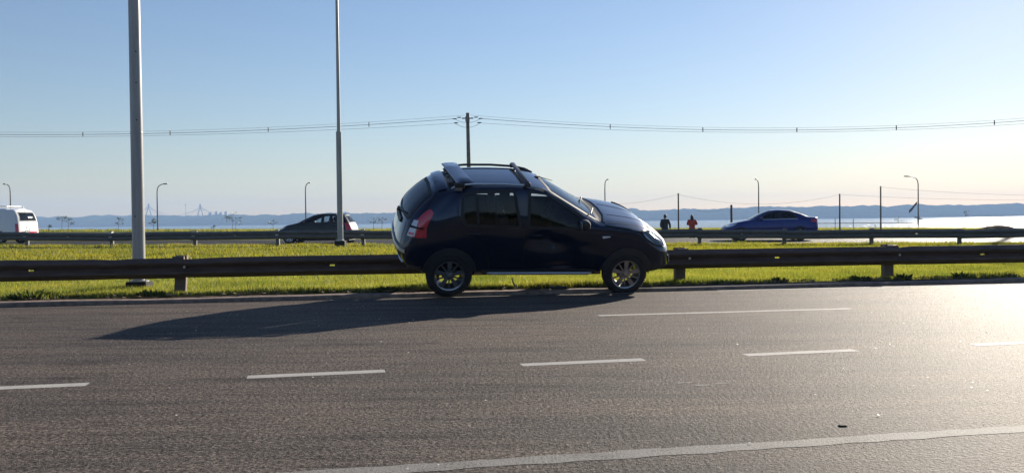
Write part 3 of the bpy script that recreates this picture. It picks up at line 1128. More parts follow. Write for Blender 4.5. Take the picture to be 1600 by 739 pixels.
# ---------------- the dark crossover that stands tilted against the guardrail
HERO = dict(seal_w=0.042,
    name='crashed_car', cat='car',
    label='dark navy hatchback tipped sideways with its far wheels up on the guardrail',
    paint=M['navy'], glass=M['glass'], rglass=M['glass_dark'],
    tail='hatch', tail_x=-0.12,
    xr=[(0.24, -0.38), (0.30, -0.47), (0.38, -0.60), (0.46, -0.70), (0.56, -0.745), (0.66, -0.74), (0.71, -0.70), (0.80, -0.685), (0.95, -0.665), (1.03, -0.64), (1.15, -0.57), (1.33, -0.40), (1.46, -0.24), (1.50, -0.20), (1.54, -0.16)],
    xf=[(0.24, 3.22), (0.30, 3.31), (0.40, 3.40), (0.50, 3.41), (0.60, 3.38), (0.70, 3.32), (0.80, 3.21), (0.9, 3.06)],
    top=[(-0.2, 1.525), (-0.10, 1.535), (0.1, 1.56), (0.35, 1.58), (0.7, 1.585), (1.05, 1.575), (1.35, 1.53), (1.6, 1.425), (1.85, 1.285), (2.05, 1.165), (2.2, 1.085), (2.35, 1.075), (2.55, 1.045), (2.7, 1.02), (2.85, 0.985), (2.98, 0.93), (3.1, 0.855)],
    edge=[(-0.2, 1.455), (-0.1, 1.475), (0.1, 1.51), (0.35, 1.533), (0.7, 1.54), (1.05, 1.532), (1.35, 1.475), (1.6, 1.335), (1.85, 1.20), (2.05, 1.10), (2.2, 1.05), (2.35, 1.038), (2.55, 1.01), (2.7, 0.995), (2.85, 0.96), (2.98, 0.91), (3.1, 0.84)],
    belt=[(-0.2, 1.04), (0.1, 1.06), (0.35, 1.065), (0.7, 1.055), (1.05, 1.04), (1.35, 1.03), (1.6, 1.02), (1.85, 1.01), (2.05, 1.01), (2.2, 1.012), (2.35, 1.0), (2.55, 0.98), (2.7, 0.965), (2.85, 0.935), (2.98, 0.885), (3.1, 0.82)],
    wbelt=[(-0.2, 0.76), (0.1, 0.795), (0.35, 0.805), (0.7, 0.81), (1.85, 0.805), (2.2, 0.80), (2.55, 0.795), (2.85, 0.78), (3.1, 0.74)],
    wroof=[(-0.2, 0.56), (0.1, 0.59), (0.35, 0.605), (0.7, 0.615), (1.05, 0.615), (1.35, 0.605), (1.6, 0.625), (1.85, 0.66), (2.05, 0.69), (2.2, 0.705), (2.35, 0.69), (2.55, 0.66), (2.85, 0.62), (3.1, 0.56)],
    wmax=0.845, wsill=0.74, zmax=0.64, zfloor=0.25, zsill=0.305, bow=0.022,
    tail_k=[(0, 0), (0.012, 0.42), (0.05, 0.72), (0.115, 0.89), (0.24, 0.985), (0.36, 1.0)],
    nose_k=[(0, 0), (0.02, 0.40), (0.075, 0.68), (0.17, 0.87), (0.32, 0.97), (0.52, 1.0)],
    mid=[0.42, 0.7, 1.05, 1.35, 1.6, 1.85, 2.05, 2.2, 2.38], nose_x=3.06, nose_top=0.75,
    wb=2.591, track=1.50, axle_z=0.345, arch_r=0.372, flare=0.095, flare_off=0.022, flare_mat=M['plastic'],
    wheel_r=0.325, rim_r=0.212, spokes=5,
    dents=[(1.45, 0.80, (0.30, 0.10), 0.035), (1.75, 0.62, (0.22, 0.16), 0.03), (1.25, 0.86, (0.10, 0.08), 0.02), (1.55, 0.45, (0.35, 0.05), 0.018), (2.0, 0.74, (0.14, 0.05), 0.016), (1.34, 0.93, (0.05, 0.04), 0.022), (1.41, 0.87, (0.05, 0.045), 0.026), (1.48, 0.80, (0.05, 0.045), 0.022), (1.62, 0.46, (0.20, 0.05), 0.022), (0.85, 0.52, (0.12, 0.05), 0.012)],
    windows={'rear': [(0.20, 1.05), (0.16, 1.20), (0.17, 1.445), (0.36, 1.492), (0.90, 1.508), (0.985, 1.03)],
             'front': [(1.10, 1.025), (1.12, 1.506), (1.36, 1.476), (1.60, 1.335), (1.88, 1.155), (1.93, 1.01)]},
    windscreen=[], ws_x=(1.3, 2.25), rg_x=0.0,
    front_dir=(-1, 0, -0.9), rear_dir=(1, 0, -0.45),
    panels=[
        ('rear_bumper_skirt', lambda x, y, z, j: (x < -0.40) & (z < 0.46), M['plastic']),
        ('rear_bumper', lambda x, y, z, j: (x < -0.30) & (z < 0.72), None),
        ('tailgate', lambda x, y, z, j: (x < 0.02) & (np.abs(y) < 0.60 + 0.0 * x) & (z >= 0.72), None),
        ('front_bumper_skirt', lambda x, y, z, j: (x > 2.96) & (z < 0.42), M['plastic']),
        ('front_bumper', lambda x, y, z, j: (x > 2.90) & (z < 0.70), None),
        ('bonnet', lambda x, y, z, j: (x > 2.22) & (j > 5.7), None),
        ('roof', lambda x, y, z, j: (x < 1.40) & (j > 7.2), None),
        ('door|rr', lambda x, y, z, j: (x > 0.12) & (x < 1.05) & (y < -0.3) & (z > 0.36) & (j < 7.2), None),
        ('door|rl', lambda x, y, z, j: (x > 0.12) & (x < 1.05) & (y > 0.3) & (z > 0.36) & (j < 7.2), None),
        ('dented_door|fr', lambda x, y, z, j: (x > 1.05) & (x < 2.06) & (y < -0.3) & (z > 0.36) & (j < 6.4), None),
        ('door|fl', lambda x, y, z, j: (x > 1.05) & (x < 2.06) & (y > 0.3) & (z > 0.36) & (j < 6.4), None),
    ],
    seams=[('door', [(0.42, 0.80), (0.52, 0.62), (0.58, 0.385), (1.05, 0.375), (1.045, 1.05)], False), ('door', [(0.42, 0.80), (0.20, 0.96), (0.10, 1.10), (0.10, 1.42)], False),
           ('dented_door', [(1.06, 0.375), (2.06, 0.37), (2.10, 0.60), (2.05, 0.95)], False), ('body', [(2.24, 1.035), (2.6, 0.985), (2.86, 0.91)], False),
           ('body', [(2.97, 0.62), (2.98, 0.72), (3.02, 0.80)], False), ('body', [(-0.18, 1.44), (-0.36, 1.22), (-0.46, 1.05)], False)],
    cabin_x=(0.0, 2.1), seats=[(1.15, -0.36, 0.5), (1.15, 0.36, 0.5), (0.30, -0.36, 0.62), (0.30, 0.36, 0.62)], dash=(2.0, 1.03),
    mirror=(1.90, 1.075, 0.80), mirror_mat=M['plastic'], handles=[(0.34, 0.93), (1.22, 0.905)], handle_mat=M['navy'], su=10, sv=8,
)
def fproj(d, x, y, z):
    d = Vector(d).normalized()
    u = (Vector((0, 0, 1)) - d * d.z).normalized()
    return (y, Vector((x, y, z)).dot(u))
HERO['windscreen'] = [fproj(HERO['front_dir'], *p) for p in [(2.17, -0.62, 1.07), (2.22, 0.0, 1.085), (2.17, 0.62, 1.07), (1.43, 0.50, 1.465), (1.40, 0.0, 1.515), (1.43, -0.50, 1.465)]]
HERO['rear_glass'] = [fproj(HERO['rear_dir'], *p) for p in [(-0.60, -0.58, 1.09), (-0.62, 0.0, 1.05), (-0.60, 0.58, 1.09), (-0.26, 0.46, 1.42), (-0.25, 0, 1.45), (-0.26, -0.46, 1.42)]]

def build_hero():
    S = HERO
    root, side, front, rear, top, P = make_car(S)
    bv = side[-1].b
    # sills with a bright strip
    for sd in (-1, 1):
        patch(side[sd], [(0.46, 0.335), (2.14, 0.325), (2.14, 0.40), (0.46, 0.41)], 0.012, 0.12, 0.02).obj('sill_cover', M['plastic'], root, True)
        st = MB().tube([(0.54, sd * 0.79, 0.345), (0.60, sd * 0.815, 0.345), (2.02, sd * 0.815, 0.335), (2.08, sd * 0.79, 0.335)], [0.016, 0.024, 0.024, 0.016], 10)
        st.obj('sill_strip', M['silver'], root, True)
        # indicator repeater on the wing
        patch(side[sd], round_poly([(2.20, 0.865), (2.32, 0.885), (2.30, 0.90), (2.19, 0.90)], 0.01), 0.008, 0.03, 0.01).obj('side_repeater', M['lamp_white'], root, True)
        # lamps at the nose: swept-back reflector under a clear lens
        c = diag_caster(side[sd], (-0.55, -sd * 0.83, -0.12))
        def Q(x, y, z, c=c): 
            v = Vector((x, y, z)); return (v.dot(c.r), v.dot(c.u))
        hl = round_poly([Q(2.78, sd * 0.78, 0.95), Q(2.98, sd * 0.62, 0.93), Q(3.16, sd * 0.52, 0.84), Q(3.24, sd * 0.50, 0.73), Q(3.16, sd * 0.66, 0.69), Q(2.97, sd * 0.77, 0.76), Q(2.84, sd * 0.79, 0.86)], 0.03)
        h = patch(c, hl, 0.004, 0.03, 0.02).obj('headlight', M['lamp_inner'], root, True)
        patch(c, hl, 0.016, 0.03, 0.014).obj('lamp_lens', M['lens'], h, True)
        outline(c, hl, 0.016, 0.018, True, 0.5, 0.03).obj('lamp_bezel', M['plastic'], h, True)
        fg = [Q(3.30 + 0.075 * cos(t) * 0.0, sd * 0.56, 0.47) for t in (0,)][0]
        fogp = [(fg[0] + 0.055 * cos(t), fg[1] + 0.05 * sin(t)) for t in np.linspace(0, 2 * pi, 14, endpoint=False)]
        f_ = patch(c, fogp, 0.012, 0.03, 0.03).obj('fog_lamp', M['lamp_inner'], root, True)
        outline(c, fogp, 0.02, 0.018, True, 0.3, 0.03).obj('fog_lamp_ring', M['plastic'], f_, True)
        # tail lamps: red body with a clear reversing lens and a dark divider
        tc = diag_caster(side[sd], (0.62, -sd * 0.78, 0.0))
        def T(x, y, z, c=tc):
            v = Vector((x, y, z)); return (v.dot(c.r), v.dot(c.u))
        tl = round_poly([T(-0.58, sd * 0.72, 0.87), T(-0.345, sd * 0.825, 0.87), T(-0.365, sd * 0.815, 1.0), T(-0.295, sd * 0.79, 1.20), T(-0.35, sd * 0.77, 1.25), T(-0.43, sd * 0.765, 1.19), T(-0.52, sd * 0.74, 1.06)], 0.02)
        t_ = patch(tc, tl, 0.014, 0.03, 0.03).obj('tail_light', M['red'], root, True)
        patch(tc, [T(-0.585, sd * 0.71, 0.88), T(-0.49, sd * 0.775, 0.88), T(-0.48, sd * 0.775, 1.09), T(-0.535, sd * 0.735, 1.09)], 0.022, 0.03, 0.012).obj('reversing_lens', M['lamp_white'], t_, True)
        patch(tc, [T(-0.57, sd * 0.72, 0.99), T(-0.38, sd * 0.81, 0.985), T(-0.40, sd * 0.80, 1.005), T(-0.57, sd * 0.72, 1.02)], 0.028, 0.03, 0.012).obj('lamp_divider', M['seam'], t_, True)
        patch(tc, [T(-0.565, sd * 0.72, 0.90), T(-0.50, sd * 0.77, 0.90), T(-0.50, sd * 0.77, 0.93), T(-0.56, sd * 0.72, 0.93)], 0.027, 0.03, 0.01).obj('reflector', M['red'], t_, True)
        # roof rail on feet
        rl = [(0.02, sd * 0.555, 1.515), (0.10, sd * 0.56, 1.565), (0.35, sd * 0.57, 1.588), (0.75, sd * 0.575, 1.592), (1.10, sd * 0.57, 1.575), (1.28, sd * 0.565, 1.54), (1.40, sd * 0.56, 1.49)]
        rm = MB().tube(rl, [0.010, 0.016, 0.018, 0.018, 0.018, 0.017, 0.010], 8)
        rm.rbox((0.06, sd * 0.56 - 0.022, 1.48), (0.17, sd * 0.56 + 0.022, 1.57), 0.015)
        rm.rbox((1.20, sd * 0.565 - 0.022, 1.46), (1.34, sd * 0.565 + 0.022, 1.54), 0.015)
        rm.obj('roof_rail', M['silver'] if sd < 0 else M['bar'], root, True)  # near rail silver for its highlight, far rail dark: light put into colour
    # roof bars: a slim one ahead, a broad wing-like one at the back
    cb = MB().rbox((1.06, -0.585, 1.595), (1.125, 0.60, 1.63), 0.012)
    for s in (-1, 1): cb.rbox((1.05, s * 0.575 - 0.035, 1.555), (1.14, s * 0.575 + 0.035, 1.615), 0.012)
    cb.obj('roof_bar', M['bar'], root, True)
    m = Matrix.Translation((0.17, 0.01, 1.592)) @ Matrix.Rotation(radians(5), 4, 'Z') @ Matrix.Rotation(radians(-4), 4, 'Y')
    wg = MB()
    prof = [(-0.125, 0.008), (-0.118, 0.020), (-0.05, 0.026), (0.05, 0.022), (0.11, 0.008), (0.115, 0.0), (0.05, -0.006), (-0.06, -0.004), (-0.12, 0.0)]
    vs, fs = [], []
    ys = [-0.575, -0.56, -0.3, 0, 0.3, 0.575, 0.59]
    for q, y in enumerate(ys):
        sc = 0.55 if q in (0, 6) else 1
        for a, b in prof: vs.append(m @ Vector((a * sc, y, b * sc + (0 if sc == 1 else 0.005))))
    k = len(prof)
    for q in range(len(ys) - 1):
        for i in range(k): fs.append((q * k + i, q * k + (i + 1) % k, (q + 1) * k + (i + 1) % k, (q + 1) * k + i))
    fs.append(tuple(range(k))); fs.append(tuple(reversed(range((len(ys) - 1) * k, len(ys) * k))))
    wg.add(vs, fs)
    wo_ = wg.obj('wing_bar', M['navy'], root, True)
    for s in (-1, 1): 
        ft = MB()
        ft.rbox((0.06, s * 0.565 - 0.03, 1.53), (0.20, s * 0.565 + 0.03, 1.602), 0.012)
        ft.obj('bar_foot', M['plastic'], wo_, True)
    # lip at the top of the tailgate and a dark strip below the bar
    lp = patch(top, round_poly([(-0.165, -0.50), (-0.205, 0), (-0.165, 0.50), (-0.04, 0.52), (-0.04, -0.52)], 0.03), 0.02, 0.07, 0.03)
    lp.obj('roof_lip', M['navy'], root, True)
    patch(top, [(-0.02, -0.50), (0.06, -0.50), (0.06, 0.50), (-0.02, 0.50)], 0.003, 0.07, 0.01).obj('dark_roof_strip', M['plastic'], root)
    for q, y in enumerate((-0.36, -0.24, -0.05, 0.16, 0.33)):
        lt = MB()
        lt.rbox((0.0 + 0.01 * (q % 2), y - 0.05, 1.545), (0.06, y + 0.05, 1.575), 0.01)
        lt.obj('lip_bracket', M['bar'], root, True)
    an = MB().tube([(1.36, 0.10, 1.52), (1.40, 0.10, 1.535), (1.62, 0.10, 1.475)], [0.012, 0.007, 0.004], 6)
    an.rbox((1.34, 0.08, 1.515), (1.40, 0.12, 1.54), 0.008)
    an.obj('aerial', M['plastic'], root, True)
    # sunroof seam / roof grooves
    for y in (-0.30, 0.30):
        outline(top, [(0.2, y), (1.25, y * 0.97)], 0.02, -0.0005, False, 0.5, 0.1).obj('roof_groove', M['seam'], root)
    # cowl and wipers
    patch(top, [(2.15, -0.66), (2.22, -0.3), (2.24, 0.0), (2.22, 0.3), (2.15, 0.66), (2.25, 0.67), (2.33, 0.3), (2.345, 0), (2.33, -0.3), (2.25, -0.67)], 0.004, 0.05, 0.012).obj('cowl_panel', M['plastic'], root)
    wp = MB()
    for y0, y1 in ((-0.15, -0.55), (0.50, 0.05)):
        a, _ = front.hit(*fproj(S['front_dir'], 2.19, y0, 1.075), 0.04)
        b, _ = front.hit(*fproj(S['front_dir'], 2.05, y1, 1.13), 0.03)
        wp.tube([a, b], [0.010, 0.006], 6)
        c0, _ = front.hit(*fproj(S['front_dir'], 2.14, y0 - 0.12, 1.09), 0.015)
        c1, _ = front.hit(*fproj(S['front_dir'], 2.02, y1 - 0.03, 1.14), 0.015)
        wp.tube([c0, c1], 0.008, 6)
    wp.obj('wiper', M['plastic'], root, True)
    # bonnet edges
    outline(top, [(2.26, -0.66), (2.34, -0.35), (2.36, 0.0), (2.34, 0.35), (2.26, 0.66)], 0.03, 0.012, False, 0.2, 0.06).obj('bonnet_edge', M['navy'], P['bonnet'], True)
    for s in (-1, 1):
        outline(top, [(2.30, s * 0.665), (2.6, s * 0.63), (2.9, s * 0.57)], 0.010, 0.0012, False, 0.5, 0.06).obj('panel_gap', M['seam'], P['bonnet'])
        outline(top, [(2.40, s * 0.28), (2.7, s * 0.25), (2.95, s * 0.22)], 0.022, 0.004, False, 0.5, 0.05).obj('bonnet_crease', M['navy'], P['bonnet'], True)
    # bumper details; two silver bands paint in reflections along the rear bumper
    rc = Caster(bv, (1, 0, 0), (0, 1, 0), (0, 0, 1))
    outline(rc, [(y, 0.675 - 0.02 * abs(y)) for y in np.linspace(-0.76, 0.76, 21)], 0.045, 0.020, False, 0.5, 0.05).obj('bright_bumper_band', M['silver'], P['rear_bumper'], True)
    outline(rc, [(y, 0.40 + 0.05 * y * y) for y in np.linspace(-0.60, 0.60, 15)], 0.07, 0.020, False, 0.5, 0.05).obj('skid_reflection_band', M['silver'], P['rear_bumper_skirt'], True)
    patch(rc, [(-0.25, 0.50), (0.25, 0.50), (0.25, 0.60), (-0.25, 0.60)], 0.012, 0.06, 0.01).obj('number_plate', M['plate'], P['rear_bumper'])
    patch(rc, round_poly([(-0.33, 0.95), (0.33, 0.95), (0.31, 1.01), (-0.31, 1.01)], 0.02), 0.022, 0.06, 0.02).obj('tailgate_handle', M['plastic'], P['tailgate'], True)
    outline(rc, [(-0.60, 0.72), (-0.575, 0.95), (-0.55, 1.02)], 0.010, 0.002, False, 0.5, 0.05).obj('panel_gap', M['seam'], P['tailgate'])
    outline(rc, [(0.60, 0.72), (0.575, 0.95), (0.55, 1.02)], 0.010, 0.002, False, 0.5, 0.05).obj('panel_gap', M['seam'], P['tailgate'])
    outline(rc, [(-0.70, 0.715), (0.70, 0.715)], 0.012, 0.002, False, 0.5, 0.05).obj('panel_gap', M['seam'], P['tailgate'])
    a = MB().tube([(-0.66, 0.02, 1.06), (-0.63, -0.28, 1.12), (-0.62, -0.34, 1.13)], 0.009, 6)
    a.ball((-0.665, 0.02, 1.05), 0.03, 6)
    a.obj('rear_wiper', M['plastic'], P['tailgate'], True)
    fc = Caster(bv, (-1, 0, 0), (0, 1, 0), (0, 0, 1))
    patch(fc, round_poly([(-0.46, 0.70), (0.46, 0.70), (0.40, 0.80), (-0.40, 0.80)], 0.03), 0.012, 0.06, 0.01).obj('grille', M['plastic'], P['front_bumper'], True)
    patch(fc, round_poly([(-0.50, 0.36), (0.50, 0.36), (0.44, 0.52), (-0.44, 0.52)], 0.04), 0.012, 0.06, 0.01).obj('air_intake', M['plastic'], P['front_bumper'], True)
    # fuel flap, quarter-window divider
    outline(side[-1], round_poly([(-0.10, 0.86), (0.08, 0.865), (0.08, 1.0), (-0.10, 1.0)], 0.03), 0.008, 0.0015, True, 0.5, 0.04).obj('fuel_flap', M['seam'], root)
    for sd in (-1, 1):
        outline(side[sd], [(0.385, 1.08), (0.365, 1.46)], 0.035, 0.004, False, 0.5, 0.05).obj('window_bar', M['rubber'], root, True)
    # axles, exhaust, so that nothing shows through underneath
    ax = MB()
    for x in (0, 2.591): ax.tube([(x, -0.72, 0.325), (x, 0.72, 0.325)], 0.035, 8)
    ax.tube([(-0.5, 0.45, 0.27), (-0.2, 0.45, 0.27)], 0.08, 10)
    ax.tube([(-0.2, 0.45, 0.25), (2.0, 0.1, 0.23)], 0.03, 8)
    ax.obj('axle', M['plastic'], root, True)
    root.rotation_mode = 'QUATERNION'
    root.rotation_quaternion = (Matrix.Rotation(radians(11.0), 3, 'Z') @ Matrix.Rotation(radians(0.8), 3, 'Y') @ Matrix.Rotation(radians(17.2), 3, 'X')).to_quaternion()
    root.location = (-1.045, 13.28, 0.247)
    root.scale = (0.985,) * 3
    return root
build_hero()

# ------------------------------------------------------------------ guardrails
def wbeam_profile(h, dp):
    # (forward depth, height): the rolled W section, from the lower lip to the upper lip
    pts = [(0.000, 0.0), (0.006, 0.02), (0.030, 0.10), (0.060, 0.17), (0.076, 0.24), (0.070, 0.31), (0.030, 0.40), (0.006, 0.46), (0.000, 0.50),
           (0.006, 0.54), (0.030, 0.60), (0.070, 0.69), (0.076, 0.76), (0.060, 0.83), (0.030, 0.90), (0.006, 0.98), (0.0, 1.0)]
    return [(d * dp / 0.076, z * h) for d, z in pts]

def beam_mesh(p, q, z0, z1, h, slot=None, dents=(), n=24, dp=0.076):
    """W-beam from p to q (2D), lower edge z0 -> z1, with an open slot at fraction `slot`"""
    p, q = Vector(p), Vector(q)
    d = (q - p)
    L = d.length
    d /= L
    nrm = Vector((d.y, -d.x))                        # towards the near road
    if nrm.y > 0: nrm = -nrm
    prof = wbeam_profile(h, dp)
    ss = sorted(set([i / n for i in range(n + 1)] + ([slot - 0.038 / L, slot + 0.038 / L] if slot else [])))
    mb = MB()
    k = len(prof)
    for layer in (0, 1):
        vs = []
        for s in ss:
            c = p + d * (L * s)
            zz = z0 + (z1 - z0) * s
            for j, (dd, z) in enumerate(prof):
                e = dd - layer * 0.005
                zoff = 0
                for (ds, dr, da, dz) in dents:
                    g = math.exp(-((s - ds) / dr)**2)
                    e -= da * g
                    zoff += dz * g * (z / h - 0.2)
                vs.append((c.x + nrm.x * e, c.y + nrm.y * e, zz + z + zoff))
        fs = []
        for i in range(len(ss) - 1):
            mid = (ss[i] + ss[i + 1]) / 2
            for j in range(k - 1):
                if slot and abs(mid - slot) < 0.038 / L and j in (7, 8):
                    continue
                f = (i * k + j, (i + 1) * k + j, (i + 1) * k + j + 1, i * k + j + 1)
                fs.append(f if layer == 0 else tuple(reversed(f)))
        mb.add(vs, fs)
    m = len(ss) * k
    for i in range(len(ss) - 1):                      # rolled lips
        mb.add([mb.v[i * k], mb.v[(i + 1) * k], mb.v[m + (i + 1) * k], mb.v[m + i * k]], [(0, 1, 2, 3)])
        mb.add([mb.v[i * k + k - 1], mb.v[(i + 1) * k + k - 1], mb.v[m + (i + 1) * k + k - 1], mb.v[m + i * k + k - 1]], [(0, 1, 2, 3)])
    return mb

def channel_post(x, y, zb, zt, wd, dp, lean=0.0, ang=0.0):
    """C-shaped steel post"""
    m = Matrix.Translation((x, y, zb)) @ Matrix.Rotation(ang, 4, 'Z') @ Matrix.Rotation(lean, 4, 'Y')
    H = zt - zb
    mb = MB()
    mb.box((-wd / 2, -0.005, 0), (wd / 2, 0.005, H), m)
    mb.box((-wd / 2, 0.0055, 0), (-wd / 2 + 0.009, dp, H), m)
    mb.box((wd / 2 - 0.009, 0.0055, 0), (wd / 2, dp, H), m)
    return mb

def guardrail_near():
    root = thing('guardrail', 'dark weathered steel guardrail along the kerb right behind the tilted car', 'guardrail', (0, railY(0), 0))
    pa = math.atan(0.124)
    xs_ = [-18.0, -14.9, -11.8, -8.45, -5.08, -1.28, 2.74, 6.33, 9.7, 12.6, 15.9, 19.2]
    for i, x in enumerate(xs_):
        y = railY(x)
        g = float(terr(x, y))
        lean = [0.0, 0.01, -0.015, 0.02, 0.055, 0.1, -0.01, -0.02, 0.015, 0.0, 0.01, 0.0][i]
        c = channel_post(x, y + 0.10, g - 0.25, 0.59 if i not in (5,) else 0.50, 0.165, 0.10, lean, pa)
        c.v = [(a, b - railY(0), z) for a, b, z in c.v]
        c.obj('post', M['post'], root)
        bl = MB().box((-0.085, -0.09, 0.255), (0.085, 0.004, 0.575), Matrix.Translation((x + 0.02, y + 0.095 - railY(0), 0)) @ Matrix.Rotation(pa, 4, 'Z'))
        bl.obj('spacer_block', M['post'], root)
        bt = MB().lathe([(0.0001, -0.012), (0.018, -0.010), (0.022, 0.0), (0.022, 0.01)], 10, 'y', (x + 0.13, y - railY(0) - 0.008, 0.415))
        bt.obj('bolt', M['bolt'], root, True)
    for i in range(len(xs_) - 1):
        a, b_ = xs_[i] - 0.12, xs_[i + 1] + 0.12
        zb = lambda x: 0.248 + 0.004 * sin(x * 3.1)
        off = -0.006 * (i % 2)
        dn = [(0.3, 0.12, 0.01, 0.012), (0.72, 0.05, 0.02, -0.02)] if i == 3 else ([(0.05, 0.1, 0.02, -0.03), (0.5, 0.2, 0.05, 0.0)] if i in (4, 5) else ([(0.06, 0.03, 0.02, -0.03)] if i == 7 else []))
        sl = {3: 0.40, 4: 0.60, 6: 0.45, 7: 0.48, 2: 0.5, 8: 0.5}.get(i)
        bm_ = beam_mesh((a, railY(a) + off - railY(0)), (b_, railY(b_) + off - railY(0)), zb(a), zb(b_), 0.305, sl, dn, 28)
        o = bm_.obj('rail_beam', M['rail'], root, True)
    return root
guardrail_near()

def guardrail_far():
    root = thing('guardrail', 'grey steel guardrail across the far edge of the grass median', 'guardrail', (0, farY(0), 0))
    pa = math.atan(-0.095)
    xs_ = [-44.4, -41.0, -37.6, -34.2, -30.8, -27.4, -24.05, -20.0 + 0.35, -16.05, -12.62, -9.22, -5.8, -2.4, 0.9, 4.0, 7.05, 10.15, 13.3, 16.4, 19.5, 22.6, 25.8, 29.0, 32.2, 35.4, 38.6]
    r = random.Random(5)
    zs = []
    for i, x in enumerate(xs_):
        y = farY(x)
        g = float(terr(x, y))
        zt = g + 0.60 + r.uniform(-0.03, 0.03)
        zs.append(zt)
        c = channel_post(x, y + 0.10, g - 0.2, zt + 0.05, 0.13, 0.09, r.uniform(-0.05, 0.05), pa)
        c.v = [(a, b - farY(0), z) for a, b, z in c.v]
        c.obj('post', M['rail_far'], root)
        MB().box((-0.06, -0.12, zt - 0.30), (0.06, 0.004, zt + 0.025), Matrix.Translation((x, y + 0.095 - farY(0), 0)) @ Matrix.Rotation(pa, 4, 'Z')).obj('spacer_block', M['zinc'] if i < 12 else M['rail_far'], root)
    for i in range(len(xs_) - 1):
        a, b_ = xs_[i] - 0.1, xs_[i + 1] + 0.1
        off = -0.006 * (i % 2)
        beam_mesh((a, farY(a) + off - farY(0)), (b_, farY(b_) + off - farY(0)), zs[i] - 0.325 + r.uniform(-.02, .02), zs[i + 1] - 0.325 + r.uniform(-.02, .02), 0.325, 0.5 if i % 2 else None, [], 12).obj('rail_beam', M['rail_far'], root, True)
guardrail_far()

# ------------------------------------------------------------------ poles, lamps, cables
def tall_pole(x, y, r0, r1, H, label, base, step=None, pale=True):
    g = float(terr(x, y))
    t = thing('lamp_pole', label, 'pole', (x, y, g), 0, 'tall lamp poles in the median')
    if step:
        prof = [(r0, 0.0), (r0 * 0.97, step), (r1 * 1.02, step + 0.02), (r1, step + 0.06), (r1 * 0.7, H)]
    else:
        prof = [(r0, 0.0), (r0 + (r1 - r0) * 0.5, H * 0.5), (r1, H)]
    MB().lathe([(a, b + base[2]) for a, b in prof], 28).obj('shaft', M['lamp_pole'], t, True)
    bb = MB()
    bb.rbox((-base[0], -base[1], -0.15), (base[0], base[1], base[2]), 0.012)
    bb.obj('base_block', M['base_block'], t)
    MB().lathe([(r0 + 0.05, base[2]), (r0 + 0.05, base[2] + 0.015), (r0 + 0.004, base[2] + 0.02), (r0 + 0.002, base[2] + 0.05)], 20).obj('base_flange', M['zinc'], t, True)
    for q in (-1, 1):
        MB().lathe([(0.011, 0), (0.011, 0.05), (0.0001, 0.05)], 8, c=(q * (r0 + 0.03), -(r0 + 0.02) * 0.6, base[2] + 0.01)).obj('anchor_bolt', M['bolt'], t, True)
    # outreach arm and lantern, above the picture
    a = MB().tube([(0, 0, H + base[2] - 0.05), (0, -0.4, H + base[2] + 0.5), (0, -1.6, H + base[2] + 0.8)], [r1 * 0.7, 0.04, 0.03], 10)
    a.obj('arm', M['lamp_pole'], t, True)
    MB().rbox((-0.16, -2.3, H + base[2] + 0.74), (0.16, -1.5, H + base[2] + 0.88), 0.04).obj('lantern', M['pole_dark'], t, True)
    return t
p1 = tall_pole(-6.065, 14.55, 0.100, 0.078, 9.5, 'thick pale grey lamp pole close behind the near guardrail on a black block', (0.165, 0.15, 0.145))
MB().lathe([(0.0965, -0.012), (0.0985, -0.006), (0.0985, 0.006), (0.0965, 0.012)], 28, c=(0, 0, 2.55)).obj('weld_band', M['lamp_pole'], p1, True)
hole = MB()
for z, a in ((3.85, 0.5), (3.35, 0.45), (2.75, 0.42), (1.2, -0.1)):
    c = 0.097 - 0.0022 * z
    hole.lathe([(0.0001, -0.006), (0.012, -0.005), (0.012, 0.006)], 8, 'y', (c * sin(a) * 1.0, -c * cos(a), z))
hole.obj('bolt_hole', M['seam'], p1)['kind'] = 'stuff'
tall_pole(-6.40, 33.4, 0.108, 0.068, 11.0, 'slim stepped lamp pole rising beside the far guardrail, left of the tilted car', (0.19, 0.17, 0.26), step=4.05)
tall_pole(48.75, 84.0, 0.26, 0.20, 24.0, 'tall lamp pole just at the right edge of the picture', (0.35, 0.30, 0.30))

UX, UY, UG = -3.16, 66.0, float(terr(-3.16, 66.0))
def utility_pole(x, label):
    g = float(terr(x, UY))
    t = thing('utility_pole', label, 'pole', (x, UY, g), 0, 'utility poles carrying the overhead cables')
    MB().tube([(0.12, 0, -0.3), (0.05, 0, 4.5), (0, 0, 8.95 - g)], [0.17, 0.15, 0.125], 12).obj('pole', M['concrete'], t, True)
    MB().rbox((-0.42, -0.06, 8.52 - g), (0.42, 0.06, 8.60 - g), 0.01).obj('crossarm', M['concrete'], t)
    MB().lathe([(0.165, 8.3 - g), (0.17, 8.35 - g), (0.17, 8.65 - g), (0.165, 8.7 - g)], 12).obj('pole_band', M['pole_dark'], t, True)
    for dx, z in ((-0.62, 8.62), (0.62, 8.62), (-0.95, 8.52), (0.95, 8.52), (-0.85, 8.22), (0.85, 8.22)):
        MB().tube([(dx - 0.16, -0.1, z - g), (dx - 0.08, -0.1, z - g), (dx + 0.08, -0.1, z - g), (dx + 0.16, -0.1, z - g)], [0.02, 0.04, 0.04, 0.02], 8).obj('insulator', M['porcelain'], t, True)
    # slack jumper loop under the pole head
    for z, sag in ((8.50, 0.28), (8.20, 0.33)):
        MB().tube([(s * 0.95, -0.16, z - g - sag * (1 - s * s)) for s in np.linspace(-1, 1, 13)], 0.012, 5).obj('jumper_wire', M['wire'], t, True)
    return t
utility_pole(UX, 'dark concrete utility pole standing behind the roof of the tilted car')
for x, lb in ((46.5, 'utility pole beyond the right edge of the picture'), (-57.5, 'utility pole beyond the left edge of the picture')):
    utility_pole(x, lb)

